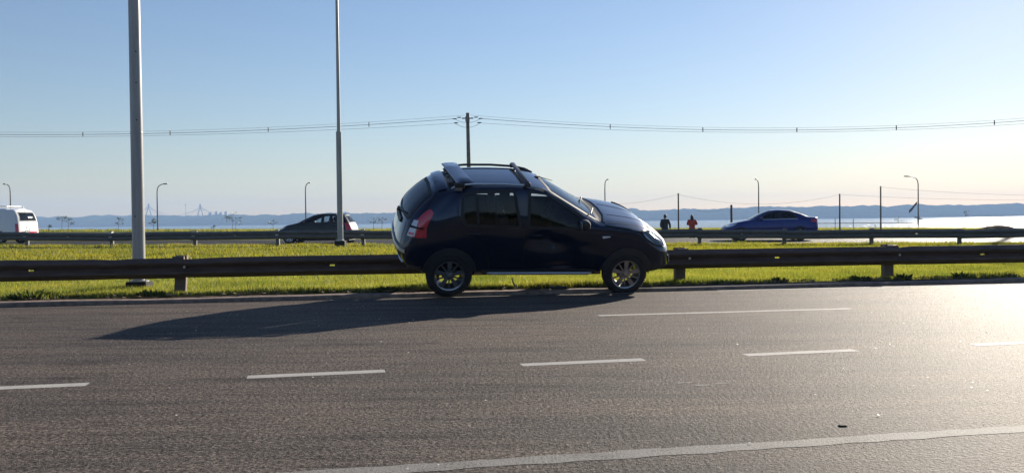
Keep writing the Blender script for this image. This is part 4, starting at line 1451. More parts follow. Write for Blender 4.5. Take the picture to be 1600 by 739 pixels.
def cable(p, q, zmin_frac, sag, rad, label, mat, n=48, group='overhead power cables', name='power_cable', cat='cable'):
    p, q = Vector(p), Vector(q)
    pts = []
    for i in range(n + 1):
        s = i / n
        c = p.lerp(q, s)
        c.z -= sag * 4 * s * (1 - s)
        pts.append(c)
    o = MB().tube(pts, rad, 5).obj(name, mat, None, True)
    tag(o, label, cat, group)
    return o
for sgn, xe, nm in ((1, 46.5, 'right'), (-1, -57.5, 'left')):
    for z0, y0, sg, rd, lv, of in ((8.80, 0.10, 1.20 if sgn > 0 else 0.93, 0.007, 'uppermost thin', 0.2), (8.53, -0.10, 1.12 if sgn > 0 else 0.85, 0.015, 'middle thick', 0.8), (8.22, 0.05, 0.95 if sgn > 0 else 0.68, 0.009, 'lowest', 0.8)):
        a = (UX + sgn * of, UY + y0, z0)
        b_ = (xe - sgn * of, UY + y0, z0)
        c = cable(a, b_, 0.5, sg, rd, f'{lv} overhead cable running {nm} from the utility pole', M['wire'])
        if lv.startswith('middle'):
            for px in ((7.3, 14.1, 21.0, 28.3, 35.5, 42.0) if sgn > 0 else (-10.4, -17.8, -25.0, -31.4, -38.5, -46.0)):
                s = (px - a[0]) / (b_[0] - a[0])
                zc = z0 - sg * 4 * s * (1 - s)
                MB().rbox((px - 0.03, UY - 0.13, zc - 0.16), (px + 0.03, UY - 0.07, zc + 0.18), 0.012).obj('cable_spacer', M['wire'], c)

def street_lamp(x, y, H, arm, label, swap=False):
    g = float(terr(x, y))
    t = thing('street_lamp', label, 'street lamp', (x, y, g), 0, 'small curved street lamps along the shore')
    H = H - g
    r = 0.055
    pts = [(0, 0, 0), (0, 0, H * 0.5), (0, 0, H - 0.75), (arm * 0.06, 0, H - 0.40), (arm * 0.25, 0, H - 0.15), (arm * 0.6, 0, H - 0.02), (arm, 0, H + 0.03)]
    MB().tube(pts, [r * 1.3, r * 1.1, r * 0.9, r * 0.8, r * 0.75, r * 0.7, r * 0.6], 8).obj('pole', M['pole_dark'], t, True)
    MB().rbox((min(arm * 0.85, arm * 1.35), -0.11, H - 0.03), (max(arm * 0.85, arm * 1.35), 0.11, H + 0.08), 0.03).obj('lantern', M['pole_dark'], t, True)
    return t
street_lamp(-46.95, 84, 4.93, -0.45, 'small lamp with its arm to the left, above the white van')
street_lamp(-33.20, 84, 4.78, 0.75, 'small curved street lamp just right of the thick pale pole')
street_lamp(-19.30, 84, 4.72, 0.35, 'small street lamp rising behind the bonnet of the black hatchback')
street_lamp(8.75, 84, 4.72, 0.25, 'small street lamp seen over the bonnet of the tilted car')
street_lamp(23.15, 84, 4.58, -0.25, 'small street lamp rising behind the blue saloon')
s6 = street_lamp(38.1, 84, 4.70, -0.95, 'curved street lamp with a drooping banner, right of the wooden posts')
mb = MB()
for i in range(8):
    for j in range(3):
        mb.v.append((-0.10 - 0.20 * i * 0.55, 0.03 * sin(i * 1.1 + j), 2.45 - 0.12 * i + (j - 1) * 0.14 + 0.03 * sin(i)))
mb.f = [(i * 3 + j, (i + 1) * 3 + j, (i + 1) * 3 + j + 1, i * 3 + j + 1) for i in range(7) for j in range(2)]
fo = mb.obj('banner', M['flag'])
fo.location = (38.1, 84, float(terr(38.1, 84)))
tag(fo, 'grey banner hanging off the curved street lamp at the right', 'banner')
sg_ = MB()
sg_.rbox((-0.35, -0.03, 1.02), (0.15, 0.03, 1.14), 0.02)
sg_.rbox((-0.1, -0.05, 0.9), (0.35, 0.02, 1.0), 0.02)
so_ = sg_.obj('lamp_sign', M['pole_dark'], s6)

def wood_post(x, ztop, label, y=70.0, r=0.065):
    g = float(terr(x, y))
    t = tag(MB().tube([(0, 0, -0.3), (0, 0, ztop - g - 0.1), (0, 0, ztop - g)], [r, r * 0.85, r * 0.8], 8).obj('wooden_post', M['wood'], None, True), label, 'post', 'bare wooden posts by the water')
    t.location = (x, y, g)
wood_post(13.02, 3.0, 'thin wooden post standing between the two walkers')
wood_post(17.16, 2.05, 'short wooden post over the bonnet of the blue saloon', r=0.10)
wood_post(25.62, 2.81, 'wooden post just right of the blue saloon')
wood_post(28.82, 3.37, 'tallest wooden post, left of the bannered lamp')
for a, b_, sg, lb in (((13.02, 70, 2.9), (25.62, 70, 2.75), 0.75, 'thin cable sagging above the blue saloon between two wooden posts'),
                      ((25.62, 70, 2.75), (52.0, 70, 2.3), 0.35, 'thin lower cable right of the blue saloon'),
                      ((28.82, 70, 3.3), (56.0, 70, 3.0), 0.65, 'thin upper cable running right from the tallest wooden post'),
                      ((3.0, 70, 2.6), (13.02, 70, 2.9), 0.55, 'thin cable between the car bonnet and the post by the walkers'),
                      ((14.2, 70, 1.75), (17.16, 70, 2.0), 0.35, 'pale slack cable hanging left of the short wooden post')):
    cable(a, b_, 0.5, sg, 0.007, lb, M['wire_light'] , 24, 'thin cables strung over the shore')

# low pipe fence by the water
fr_ = thing('pipe_fence', 'low thin metal pipe fence at the edge of the water on the right', 'fence', (0, 74, 0))
MB().tube([(24.6, 0, 0.50), (33.5, 0, 0.46)], 0.03, 6).obj('fence_rail', M['zinc'], fr_, True)
for x, h in ((25.0, 0.5), (26.7, 1.05), (28.2, 1.0), (30.0, 0.5), (32.8, 0.5)):
    g = float(terr(x, 74))
    MB().tube([(x, 0, g - 0.2), (x, 0, g + h)], 0.025, 6).obj('fence_post', M['pole_dark'], fr_, True)

# ------------------------------------------------------------------ far bridge, mast and blocks on the other shore
br = thing('cable_stayed_bridge', 'far grey cable stayed bridge with two pointed pylons on the horizon', 'bridge', (0, 2640, 0))
MB().box((-1900, -8, 21.5), (-700, 8, 23.0)).obj('deck', M['pylon'], br)
for x, zt in ((-1069, 61), (-917, 58)):
    py = MB()
    for s in (-1, 1):
        py.tube([(x + s * 11, 0, 2), (x + s * 9.5, 0, 20), (x + s * 1.3, 0, zt - 12), (x + s * 0.8, 0, zt)], [2.0, 1.9, 1.4, 1.2], 6)
    py.box((x - 8, -1.5, 24), (x + 8, 1.5, 25.5))
    py.obj('pylon', M['pylon'], br)
    for s in (-1, 1):
        for k_ in range(6):
            MB().tube([(x, 0, zt - 2 - k_ * 2.5), (x + s * (18 + 11 * k_), 0, 23)], 0.22, 4).obj('stay_cable', M['pylon'], br)
mt = thing('radio_mast', 'faint thin radio mast between the two bridge pylons', 'mast', (-960, 2640, 22))
MB().tube([(0, 0, 0), (0, 0, 38)], [1.0, 0.5], 5).obj('mast', M['pylon'], mt)
MB().box((-1.6, -1, 33), (1.6, 1, 35)).obj('antenna_panel', M['building'], mt)
for x, wd, h, lb in ((-884, 9, 31.5, 'leftmost far block on the ridge right of the bridge'), (-866, 7, 34.5, 'tallest far tower block right of the bridge'), (-853, 8, 32, 'middle far block right of the bridge'), (-838, 7, 34, 'rightmost far tower block right of the bridge')):
    b_ = thing('tower_block', lb, 'building', (x, 2632, 0), 0, 'far blocks on the other shore')
    MB().box((-wd / 2, -6, 15), (wd / 2, 6, h)).obj('wall', M['building'], b_)
    MB().box((-wd / 2 + 1.2, -4, h), (wd / 2 - 1.2, 4, h + 1.6)).obj('roof', M['pylon'], b_)

# ------------------------------------------------------------------ other vehicles
def lens_pair(root, side, items):
    for nm, P_, mt, d in items:
        for sd in (-1, 1):
            c = diag_caster(side[sd], (d[0], -sd * d[1], 0))
            q = [(Vector((x, sd * y, z)).dot(c.r), Vector((x, sd * y, z)).dot(c.u)) for x, y, z in P_]
            patch(c, round_poly(q, 0.02), 0.01, 0.05, 0.02).obj(nm, mt, root, True)

HATCH = dict(
    name='black_hatchback', cat='car', label='black hatchback driving left behind the far guardrail, sun on its tail',
    paint=M['black_paint'], glass=M['glass_clear'], tail='hatch', tail_x=-0.10,
    xr=[(0.2, -0.34), (0.35, -0.50), (0.5, -0.53), (0.65, -0.50), (0.8, -0.44), (1.0, -0.36), (1.2, -0.22), (1.36, -0.08), (1.42, -0.02)],
    xf=[(0.2, 3.10), (0.4, 3.27), (0.5, 3.28), (0.65, 3.20), (0.75, 3.05), (0.85, 2.9)],
    top=[(-0.2, 1.385), (0.1, 1.405), (0.5, 1.43), (0.9, 1.43), (1.3, 1.385), (1.6, 1.28), (1.9, 1.14), (2.15, 1.01), (2.35, 0.96), (2.6, 0.90), (2.8, 0.84), (3.0, 0.72)],
    edge=[(-0.2, 1.32), (0.1, 1.35), (0.5, 1.37), (0.9, 1.37), (1.3, 1.32), (1.6, 1.20), (1.9, 1.07), (2.15, 0.97), (2.35, 0.93), (2.6, 0.88), (2.8, 0.82), (3.0, 0.70)],
    belt=[(-0.2, 0.98), (0.3, 0.97), (1.2, 0.94), (1.9, 0.92), (2.15, 0.92), (2.35, 0.90), (2.6, 0.86), (2.8, 0.79), (3.0, 0.68)],
    wbelt=[(-0.2, 0.73), (0.3, 0.77), (1.9, 0.77), (2.6, 0.75), (3.0, 0.70)], wroof=[(-0.2, 0.54), (0.4, 0.58), (1.3, 0.56), (1.6, 0.59), (2.15, 0.66), (2.6, 0.62), (3.0, 0.55)],
    wmax=0.81, wsill=0.72, zmax=0.58, zfloor=0.17, zsill=0.20,
    tail_k=[(0, 0), (0.012, 0.42), (0.05, 0.72), (0.115, 0.89), (0.24, 0.985), (0.36, 1.0)], nose_k=[(0, 0), (0.02, 0.40), (0.075, 0.68), (0.17, 0.87), (0.32, 0.97), (0.50, 1.0)],
    mid=[0.4, 0.7, 1.0, 1.3, 1.6, 1.9, 2.15, 2.35], nose_x=2.98, wb=2.50, track=1.44, axle_z=0.30, arch_r=0.335, flare=0.03, flare_off=0.006, flare_mat=M['black_paint'],
    wheel_r=0.295, rim_r=0.195, thin_spokes=False,
    windows={'rear': [(0.28, 1.00), (0.30, 1.30), (0.86, 1.325), (0.86, 0.985)], 'quarter': [(-0.06, 1.06), (0.05, 1.26), (0.20, 1.285), (0.20, 1.01)], 'front': [(0.95, 0.975), (0.95, 1.325), (1.24, 1.30), (1.52, 1.185), (1.86, 1.02), (1.90, 0.95)]},
    ws_x=(1.2, 2.2), rg_x=0.0, front_dir=(-1, 0, -0.9), rear_dir=(1, 0, -0.45),
    panels=[('rear_bumper', lambda x, y, z, j: (x < -0.2) & (z < 0.62), None), ('tailgate', lambda x, y, z, j: (x < 0.1) & (np.abs(y) < 0.56) & (z >= 0.62), None), ('front_bumper', lambda x, y, z, j: (x > 2.78) & (z < 0.62), None),
            ('bonnet', lambda x, y, z, j: (x > 2.15) & (j > 5.7), None), ('roof', lambda x, y, z, j: (x < 1.3) & (j > 7.2), None),
            ('door|a', lambda x, y, z, j: (x > 0.15) & (x < 0.9) & (y < -0.3) & (z > 0.25) & (j < 7.2), None), ('door|b', lambda x, y, z, j: (x > 0.15) & (x < 0.9) & (y > 0.3) & (z > 0.25) & (j < 7.2), None),
            ('door|c', lambda x, y, z, j: (x > 0.9) & (x < 1.95) & (y < -0.3) & (z > 0.25) & (j < 6.4), None), ('door|d', lambda x, y, z, j: (x > 0.9) & (x < 1.95) & (y > 0.3) & (z > 0.25) & (j < 6.4), None)],
    seams=[('door', [(0.36, 0.62), (0.50, 0.27), (0.90, 0.26), (0.90, 0.95)], False), ('body', [(0.92, 0.26), (1.95, 0.27), (1.98, 0.6), (1.93, 0.9)], False)],
    cabin_x=(0.0, 2.0), seats=[(1.05, -0.33, 0.46), (1.05, 0.33, 0.46), (0.25, 0, 1.2)], dash=(1.9, 0.93), mirror=(1.80, 0.985, 0.77), handles=[(0.35, 0.83), (1.10, 0.82)], su=6, sv=5)
SALOON = dict(
    name='blue_saloon', cat='car', label='shiny blue saloon car behind the far guardrail on the right',
    paint=M['blue_paint'], glass=M['glass_dark'], tail='deck', tail_x=-0.86,
    xr=[(0.2, -0.66), (0.35, -0.85), (0.5, -0.90), (0.7, -0.90), (0.85, -0.88), (1.02, -0.86)],
    xf=[(0.2, 3.22), (0.38, 3.44), (0.5, 3.45), (0.62, 3.40), (0.72, 3.28), (0.85, 3.0)],
    top=[(-0.9, 1.04), (-0.72, 1.07), (-0.45, 1.10), (-0.2, 1.20), (0.1, 1.31), (0.45, 1.40), (0.9, 1.43), (1.2, 1.41), (1.5, 1.33), (1.8, 1.20), (2.05, 1.07), (2.25, 0.985), (2.5, 0.94), (2.8, 0.87), (3.05, 0.79), (3.2, 0.70)],
    edge=[(-0.9, 1.02), (-0.72, 1.05), (-0.45, 1.07), (-0.2, 1.15), (0.1, 1.25), (0.45, 1.34), (0.9, 1.37), (1.2, 1.345), (1.5, 1.25), (1.8, 1.11), (2.05, 1.00), (2.25, 0.95), (2.5, 0.91), (2.8, 0.85), (3.05, 0.77), (3.2, 0.68)],
    belt=[(-0.9, 0.96), (-0.45, 0.99), (0.3, 0.985), (1.2, 0.96), (2.0, 0.93), (2.25, 0.92), (2.5, 0.89), (2.8, 0.83), (3.05, 0.74), (3.2, 0.66)],
    wbelt=[(-0.9, 0.72), (-0.4, 0.77), (0.3, 0.80), (1.9, 0.80), (2.6, 0.78), (3.2, 0.70)], wroof=[(-0.9, 0.62), (-0.45, 0.60), (0.1, 0.56), (0.5, 0.57), (1.3, 0.56), (1.6, 0.60), (2.2, 0.69), (2.6, 0.64), (3.2, 0.55)],
    wmax=0.85, wsill=0.76, zmax=0.60, zfloor=0.17, zsill=0.20,
    tail_k=[(0, 0), (0.012, 0.42), (0.05, 0.72), (0.115, 0.89), (0.24, 0.985), (0.36, 1.0)], nose_k=[(0, 0), (0.02, 0.40), (0.075, 0.68), (0.17, 0.87), (0.32, 0.97), (0.50, 1.0)],
    mid=[-0.2, 0.1, 0.45, 0.9, 1.2, 1.5, 1.8, 2.05, 2.25, 2.45], nose_x=3.12, wb=2.65, track=1.50, axle_z=0.315, arch_r=0.35, flare=0.03, flare_off=0.006, flare_mat=M['blue_paint'],
    wheel_r=0.315, rim_r=0.215, thin_spokes=True,
    windows={'rear': [(0.12, 1.015), (0.24, 1.21), (0.50, 1.285), (0.84, 1.31), (0.84, 1.0)], 'front': [(0.93, 0.995), (0.93, 1.315), (1.20, 1.29), (1.45, 1.21), (1.74, 1.06), (1.80, 0.975)]},
    ws_x=(1.2, 2.3), rg_x=0.4, front_dir=(-1, 0, -0.9), rear_dir=(1, 0, -1.4),
    panels=[('rear_bumper', lambda x, y, z, j: (x < -0.55) & (z < 0.62), None), ('boot_lid', lambda x, y, z, j: (x < -0.4) & (np.abs(y) < 0.60) & (z >= 0.62), None), ('front_bumper', lambda x, y, z, j: (x > 2.95) & (z < 0.62), None),
            ('bonnet', lambda x, y, z, j: (x > 2.25) & (j > 5.7), None), ('roof', lambda x, y, z, j: (x < 1.2) & (x > 0.4) & (j > 7.2), None),
            ('door|a', lambda x, y, z, j: (x > 0.05) & (x < 0.88) & (y < -0.3) & (z > 0.25) & (j < 7.2), None), ('door|b', lambda x, y, z, j: (x > 0.05) & (x < 0.88) & (y > 0.3) & (z > 0.25) & (j < 7.2), None),
            ('door|c', lambda x, y, z, j: (x > 0.88) & (x < 1.95) & (y < -0.3) & (z > 0.25) & (j < 6.4), None), ('door|d', lambda x, y, z, j: (x > 0.88) & (x < 1.95) & (y > 0.3) & (z > 0.25) & (j < 6.4), None)],
    seams=[('door', [(0.40, 0.62), (0.52, 0.27), (0.88, 0.26), (0.88, 0.97)], False), ('body', [(0.90, 0.26), (1.98, 0.27), (2.0, 0.6), (1.95, 0.92)], False)],
    cabin_x=(0.0, 2.0), seats=[(1.05, -0.36, 0.5), (1.05, 0.36, 0.5), (0.25, 0, 1.25)], dash=(2.0, 0.95), mirror=(1.74, 1.0, 0.80), handles=[(0.36, 0.84), (1.10, 0.83)], su=6, sv=5)
VAN = dict(
    name='white_van', cat='van', label='white van at the left edge of the picture, its back doors in the sun',
    paint=M['white_paint'], glass=M['glass_dark'], tail='hatch', tail_x=-0.62,
    xr=[(0.2, -0.98), (0.4, -1.05), (0.6, -1.05), (1.0, -1.03), (1.3, -0.98), (1.6, -0.88), (1.74, -0.76), (1.80, -0.66)],
    xf=[(0.2, 3.6), (0.4, 3.85), (0.6, 3.86), (0.8, 3.78), (0.95, 3.6), (1.05, 3.5)],
    top=[(-0.7, 1.82), (-0.3, 1.87), (0.5, 1.89), (1.8, 1.88), (2.2, 1.82), (2.6, 1.62), (2.9, 1.42), (3.1, 1.28), (3.3, 1.18), (3.5, 1.10), (3.7, 0.98)],
    edge=[(-0.7, 1.74), (-0.3, 1.78), (0.5, 1.80), (1.8, 1.79), (2.2, 1.72), (2.6, 1.52), (2.9, 1.34), (3.1, 1.22), (3.3, 1.13), (3.5, 1.06), (3.7, 0.95)],
    belt=[(-0.7, 1.12), (1.8, 1.12), (2.6, 1.10), (3.1, 1.08), (3.3, 1.05), (3.5, 1.0), (3.7, 0.92)], wbelt=[(-0.7, 0.90), (0, 0.93), (2.6, 0.92), (3.3, 0.88), (3.7, 0.80)], wroof=[(-0.7, 0.76), (0, 0.80), (1.8, 0.80), (2.6, 0.78), (3.3, 0.76), (3.7, 0.66)],
    wmax=0.955, wsill=0.88, zmax=0.62, zfloor=0.24, zsill=0.28,
    tail_k=[(0, 0), (0.012, 0.50), (0.035, 0.80), (0.08, 0.93), (0.18, 0.99), (0.30, 1.0)], nose_k=[(0, 0), (0.02, 0.45), (0.075, 0.74), (0.17, 0.90), (0.32, 0.98), (0.50, 1.0)],
    mid=[-0.05, 0.5, 1.2, 1.8, 2.2, 2.6, 2.9, 3.1, 3.25], nose_x=3.66, wb=2.95, track=1.66, axle_z=0.33, arch_r=0.37, flare=0.03, flare_off=0.006, flare_mat=M['white_paint'],
    wheel_r=0.33, rim_r=0.20, thin_spokes=False,
    windows={'front': [(1.95, 1.16), (1.95, 1.66), (2.25, 1.62), (2.70, 1.34), (2.95, 1.16)]},
    ws_x=(2.0, 3.3), rg_x=-0.5, front_dir=(-1, 0, -0.9), rear_dir=(1, 0, -0.10),
    panels=[('rear_bumper', lambda x, y, z, j: (x < -0.7) & (z < 0.52), M['plastic']), ('back_door', lambda x, y, z, j: (x < -0.6) & (np.abs(y) < 0.80) & (z >= 0.52), None), ('front_bumper', lambda x, y, z, j: (x > 3.3) & (z < 0.66), M['plastic']),
            ('bonnet', lambda x, y, z, j: (x > 3.1) & (j > 5.7), None), ('roof', lambda x, y, z, j: (x < 2.2) & (j > 7.2), None)],
    seams=[('body', [(1.85, 0.35), (1.85, 1.75)], False), ('body', [(0.75, 0.45), (0.75, 1.72)], False)],
    cabin_x=(0.0, 2.9), seats=[(2.0, -0.42, 0.5), (2.0, 0.42, 0.5)], dash=(2.8, 1.12), mirror=(2.85, 1.2, 0.93), handles=[(1.98, 1.02)], su=6, sv=5)

def finish(S, ws, rg, loc, yaw):
    S['windscreen'] = [fproj(S['front_dir'], *p) for p in ws]
    if rg: S['rear_glass'] = [fproj(S['rear_dir'], *p) for p in rg]
    root, side, front, rear, top, P = make_car(S)
    root.location = loc
    root.rotation_euler = (0, 0, yaw)
    return root, side, front, rear, top, P
ROADYAW = radians(180 - 5.4)
gx = lambda x, y: float(terr(x, y)) + 0.03

r_, side, front, rear, top, P = finish(HATCH, [(2.10, -0.58, 0.975), (2.14, 0, 0.99), (2.10, 0.58, 0.975), (1.36, 0.46, 1.33), (1.34, 0, 1.365), (1.36, -0.46, 1.33)],
    [(-0.40, -0.55, 0.97), (-0.40, 0.55, 0.97), (-0.10, 0.44, 1.31), (-0.10, -0.44, 1.31)], (-7.50, 40.5, gx(-7.3, 40.5)), ROADYAW)
r_.scale = (0.95,) * 3
lens_pair(r_, side, [('headlight', [(2.62, 0.74, 0.80), (2.95, 0.62, 0.72), (3.10, 0.50, 0.66), (3.05, 0.60, 0.60), (2.80, 0.74, 0.68)], M['lamp_white'], (-0.6, 0.8)),
                     ('tail_light', [(-0.46, 0.62, 0.62), (-0.20, 0.77, 0.62), (-0.14, 0.74, 0.95), (-0.34, 0.66, 0.95)], M['red'], (0.8, 0.6))])
rc = Caster(side[-1].b, (1, 0, 0), (0, 1, 0), (0, 0, 1))
patch(rc, [(-0.22, 0.66), (0.22, 0.66), (0.22, 0.76), (-0.22, 0.76)], 0.01, 0.06, 0.01).obj('number_plate', M['plate'], r_)
outline(rc, [(-0.7, 0.52), (0.7, 0.52)], 0.05, 0.012, False, 0.5, 0.05).obj('bright_bumper_band', M['silver'], r_, True)

r_, side, front, rear, top, P = finish(SALOON, [(2.18, -0.60, 0.985), (2.22, 0, 1.0), (2.18, 0.60, 0.985), (1.25, 0.45, 1.35), (1.22, 0, 1.385), (1.25, -0.45, 1.35)],
    [(-0.40, -0.55, 1.10), (-0.40, 0.55, 1.10), (0.42, 0.45, 1.365), (0.42, -0.45, 1.365)], (12.76, 40.2, gx(13, 40.2)), ROADYAW)
r_.scale = (0.965,) * 3
lens_pair(r_, side, [('headlight', [(2.78, 0.76, 0.78), (3.10, 0.66, 0.72), (3.28, 0.50, 0.68), (3.26, 0.56, 0.61), (3.0, 0.74, 0.66)], M['lamp_white'], (-0.6, 0.8)),
                     ('tail_light', [(-0.85, 0.60, 0.80), (-0.50, 0.80, 0.84), (-0.48, 0.78, 0.95), (-0.83, 0.60, 0.97)], M['red'], (0.7, 0.7)),
                     ('fog_lamp', [(3.20, 0.68, 0.36), (3.34, 0.56, 0.36), (3.34, 0.56, 0.43), (3.20, 0.68, 0.43)], M['lamp_white'], (-0.6, 0.8))])
for sd in (-1, 1):
    outline(side[sd], [(0.10, 0.985), (0.9, 0.975), (1.82, 0.955)], 0.022, 0.010, False, 0.5, 0.08).obj('chrome_strip', M['silver'], r_, True)
    outline(side[sd], [(0.5, 0.27), (2.0, 0.265)], 0.03, 0.008, False, 0.5, 0.1).obj('sill_strip', M['silver'], r_, True)
fc = Caster(side[-1].b, (-1, 0, 0), (0, 1, 0), (0, 0, 1))
patch(fc, round_poly([(-0.5, 0.56), (0.5, 0.56), (0.45, 0.68), (-0.45, 0.68)], 0.03), 0.01, 0.06, 0.01).obj('grille', M['plastic'], r_, True)

r_, side, front, rear, top, P = finish(VAN, [(3.16, -0.72, 1.20), (3.2, 0, 1.22), (3.16, 0.72, 1.20), (2.3, 0.64, 1.70), (2.26, 0, 1.76), (2.3, -0.64, 1.70)],
    [(-1.0, -0.70, 1.18), (-1.0, 0.70, 1.18), (-0.86, 0.62, 1.64), (-0.86, -0.62, 1.64)], (-24.6, 44.0, gx(-24, 44)), ROADYAW)
r_.scale = (0.93,) * 3
lens_pair(r_, side, [('tail_light', [(-1.00, 0.82, 0.62), (-0.88, 0.93, 0.62), (-0.86, 0.91, 1.05), (-0.97, 0.82, 1.05)], M['red'], (0.9, 0.4)),
                     ('headlight', [(3.30, 0.84, 0.92), (3.66, 0.66, 0.86), (3.72, 0.62, 0.72), (3.4, 0.86, 0.76)], M['lamp_white'], (-0.6, 0.8))])
rc = Caster(side[-1].b, (1, 0, 0), (0, 1, 0), (0, 0, 1))
outline(rc, [(0.0, 0.54), (0.0, 1.74)], 0.02, 0.003, False, 0.5, 0.06).obj('door_gap', M['seam'], r_)
outline(rc, [(-0.62, 0.60), (0.62, 0.60)], 0.07, 0.008, False, 0.5, 0.06).obj('red_band', M['red'], r_)
patch(rc, [(-0.25, 0.78), (0.25, 0.78), (0.25, 0.90), (-0.25, 0.90)], 0.01, 0.06, 0.01).obj('number_plate', M['plate'], r_)
rk = MB()
for s in (-1, 1):
    rk.tube([(-0.3, s * 0.66, 1.86), (-0.25, s * 0.66, 1.96), (1.6, s * 0.66, 1.96), (1.65, s * 0.66, 1.86)], 0.02, 6)
for x in (-0.2, 0.4, 1.0, 1.55): rk.tube([(x, -0.66, 1.96), (x, 0.66, 1.96)], 0.018, 6)
rk.obj('roof_rack', M['zinc'], r_, True)

# ------------------------------------------------------------------ walkers
def skin(name, verts, edges, radii, mat, parent, sub=2):
    me = bpy.data.meshes.new(name)
    me.from_pydata(verts, edges, [])
    o = bpy.data.objects.new(name, me)
    COL.objects.link(o)
    md = o.modifiers.new('skin', 'SKIN')
    md.use_smooth_shade = True
    for i, r in enumerate(radii):
        r = r if isinstance(r, tuple) else (r, r)
        me.skin_vertices[0].data[i].radius = r
    me.skin_vertices[0].data[0].use_root = True
    s = o.modifiers.new('sub', 'SUBSURF')
    s.levels = s.render_levels = sub
    dg = bpy.context.evaluated_depsgraph_get()
    me2 = bpy.data.meshes.new_from_object(o.evaluated_get(dg))
    bpy.data.objects.remove(o)
    me2.name = name
    me2.polygons.foreach_set('use_smooth', [True] * len(me2.polygons))
    me2.materials.clear()
    return link(name, me2, mat, parent)

def hand_chain(V, E, R, wrist, d, side_v):
    """palm and five fingers of unequal length, slightly curled, rooted at the wrist vertex"""
    w0 = Vector(V[wrist])
    d = Vector(d).normalized()
    s = Vector(side_v).normalized()
    palm = len(V)
    V.append(tuple(w0 + d * 0.075)); E.append((wrist, palm)); R.append((0.036, 0.020))
    curl = d.cross(s).normalized()
    for k, L in enumerate((0.062, 0.074, 0.068, 0.054)):
        a = w0 + d * 0.088 + s * (0.030 - 0.020 * k)
        b = a + d * L * 0.55 + curl * 0.008
        c = b + d * L * 0.40 + curl * 0.026
        i = len(V)
        V += [tuple(a), tuple(b), tuple(c)]
        E += [(palm, i), (i, i + 1), (i + 1, i + 2)]
        R += [0.0095, 0.009, 0.0075]
    a = w0 + d * 0.035 + s * 0.034
    b = a + d * 0.030 + s * 0.022
    c = b + d * 0.028 + s * 0.004
    i = len(V)
    V += [tuple(a), tuple(b), tuple(c)]
    E += [(palm, i), (i, i + 1), (i + 1, i + 2)]
    R += [0.012, 0.010, 0.008]

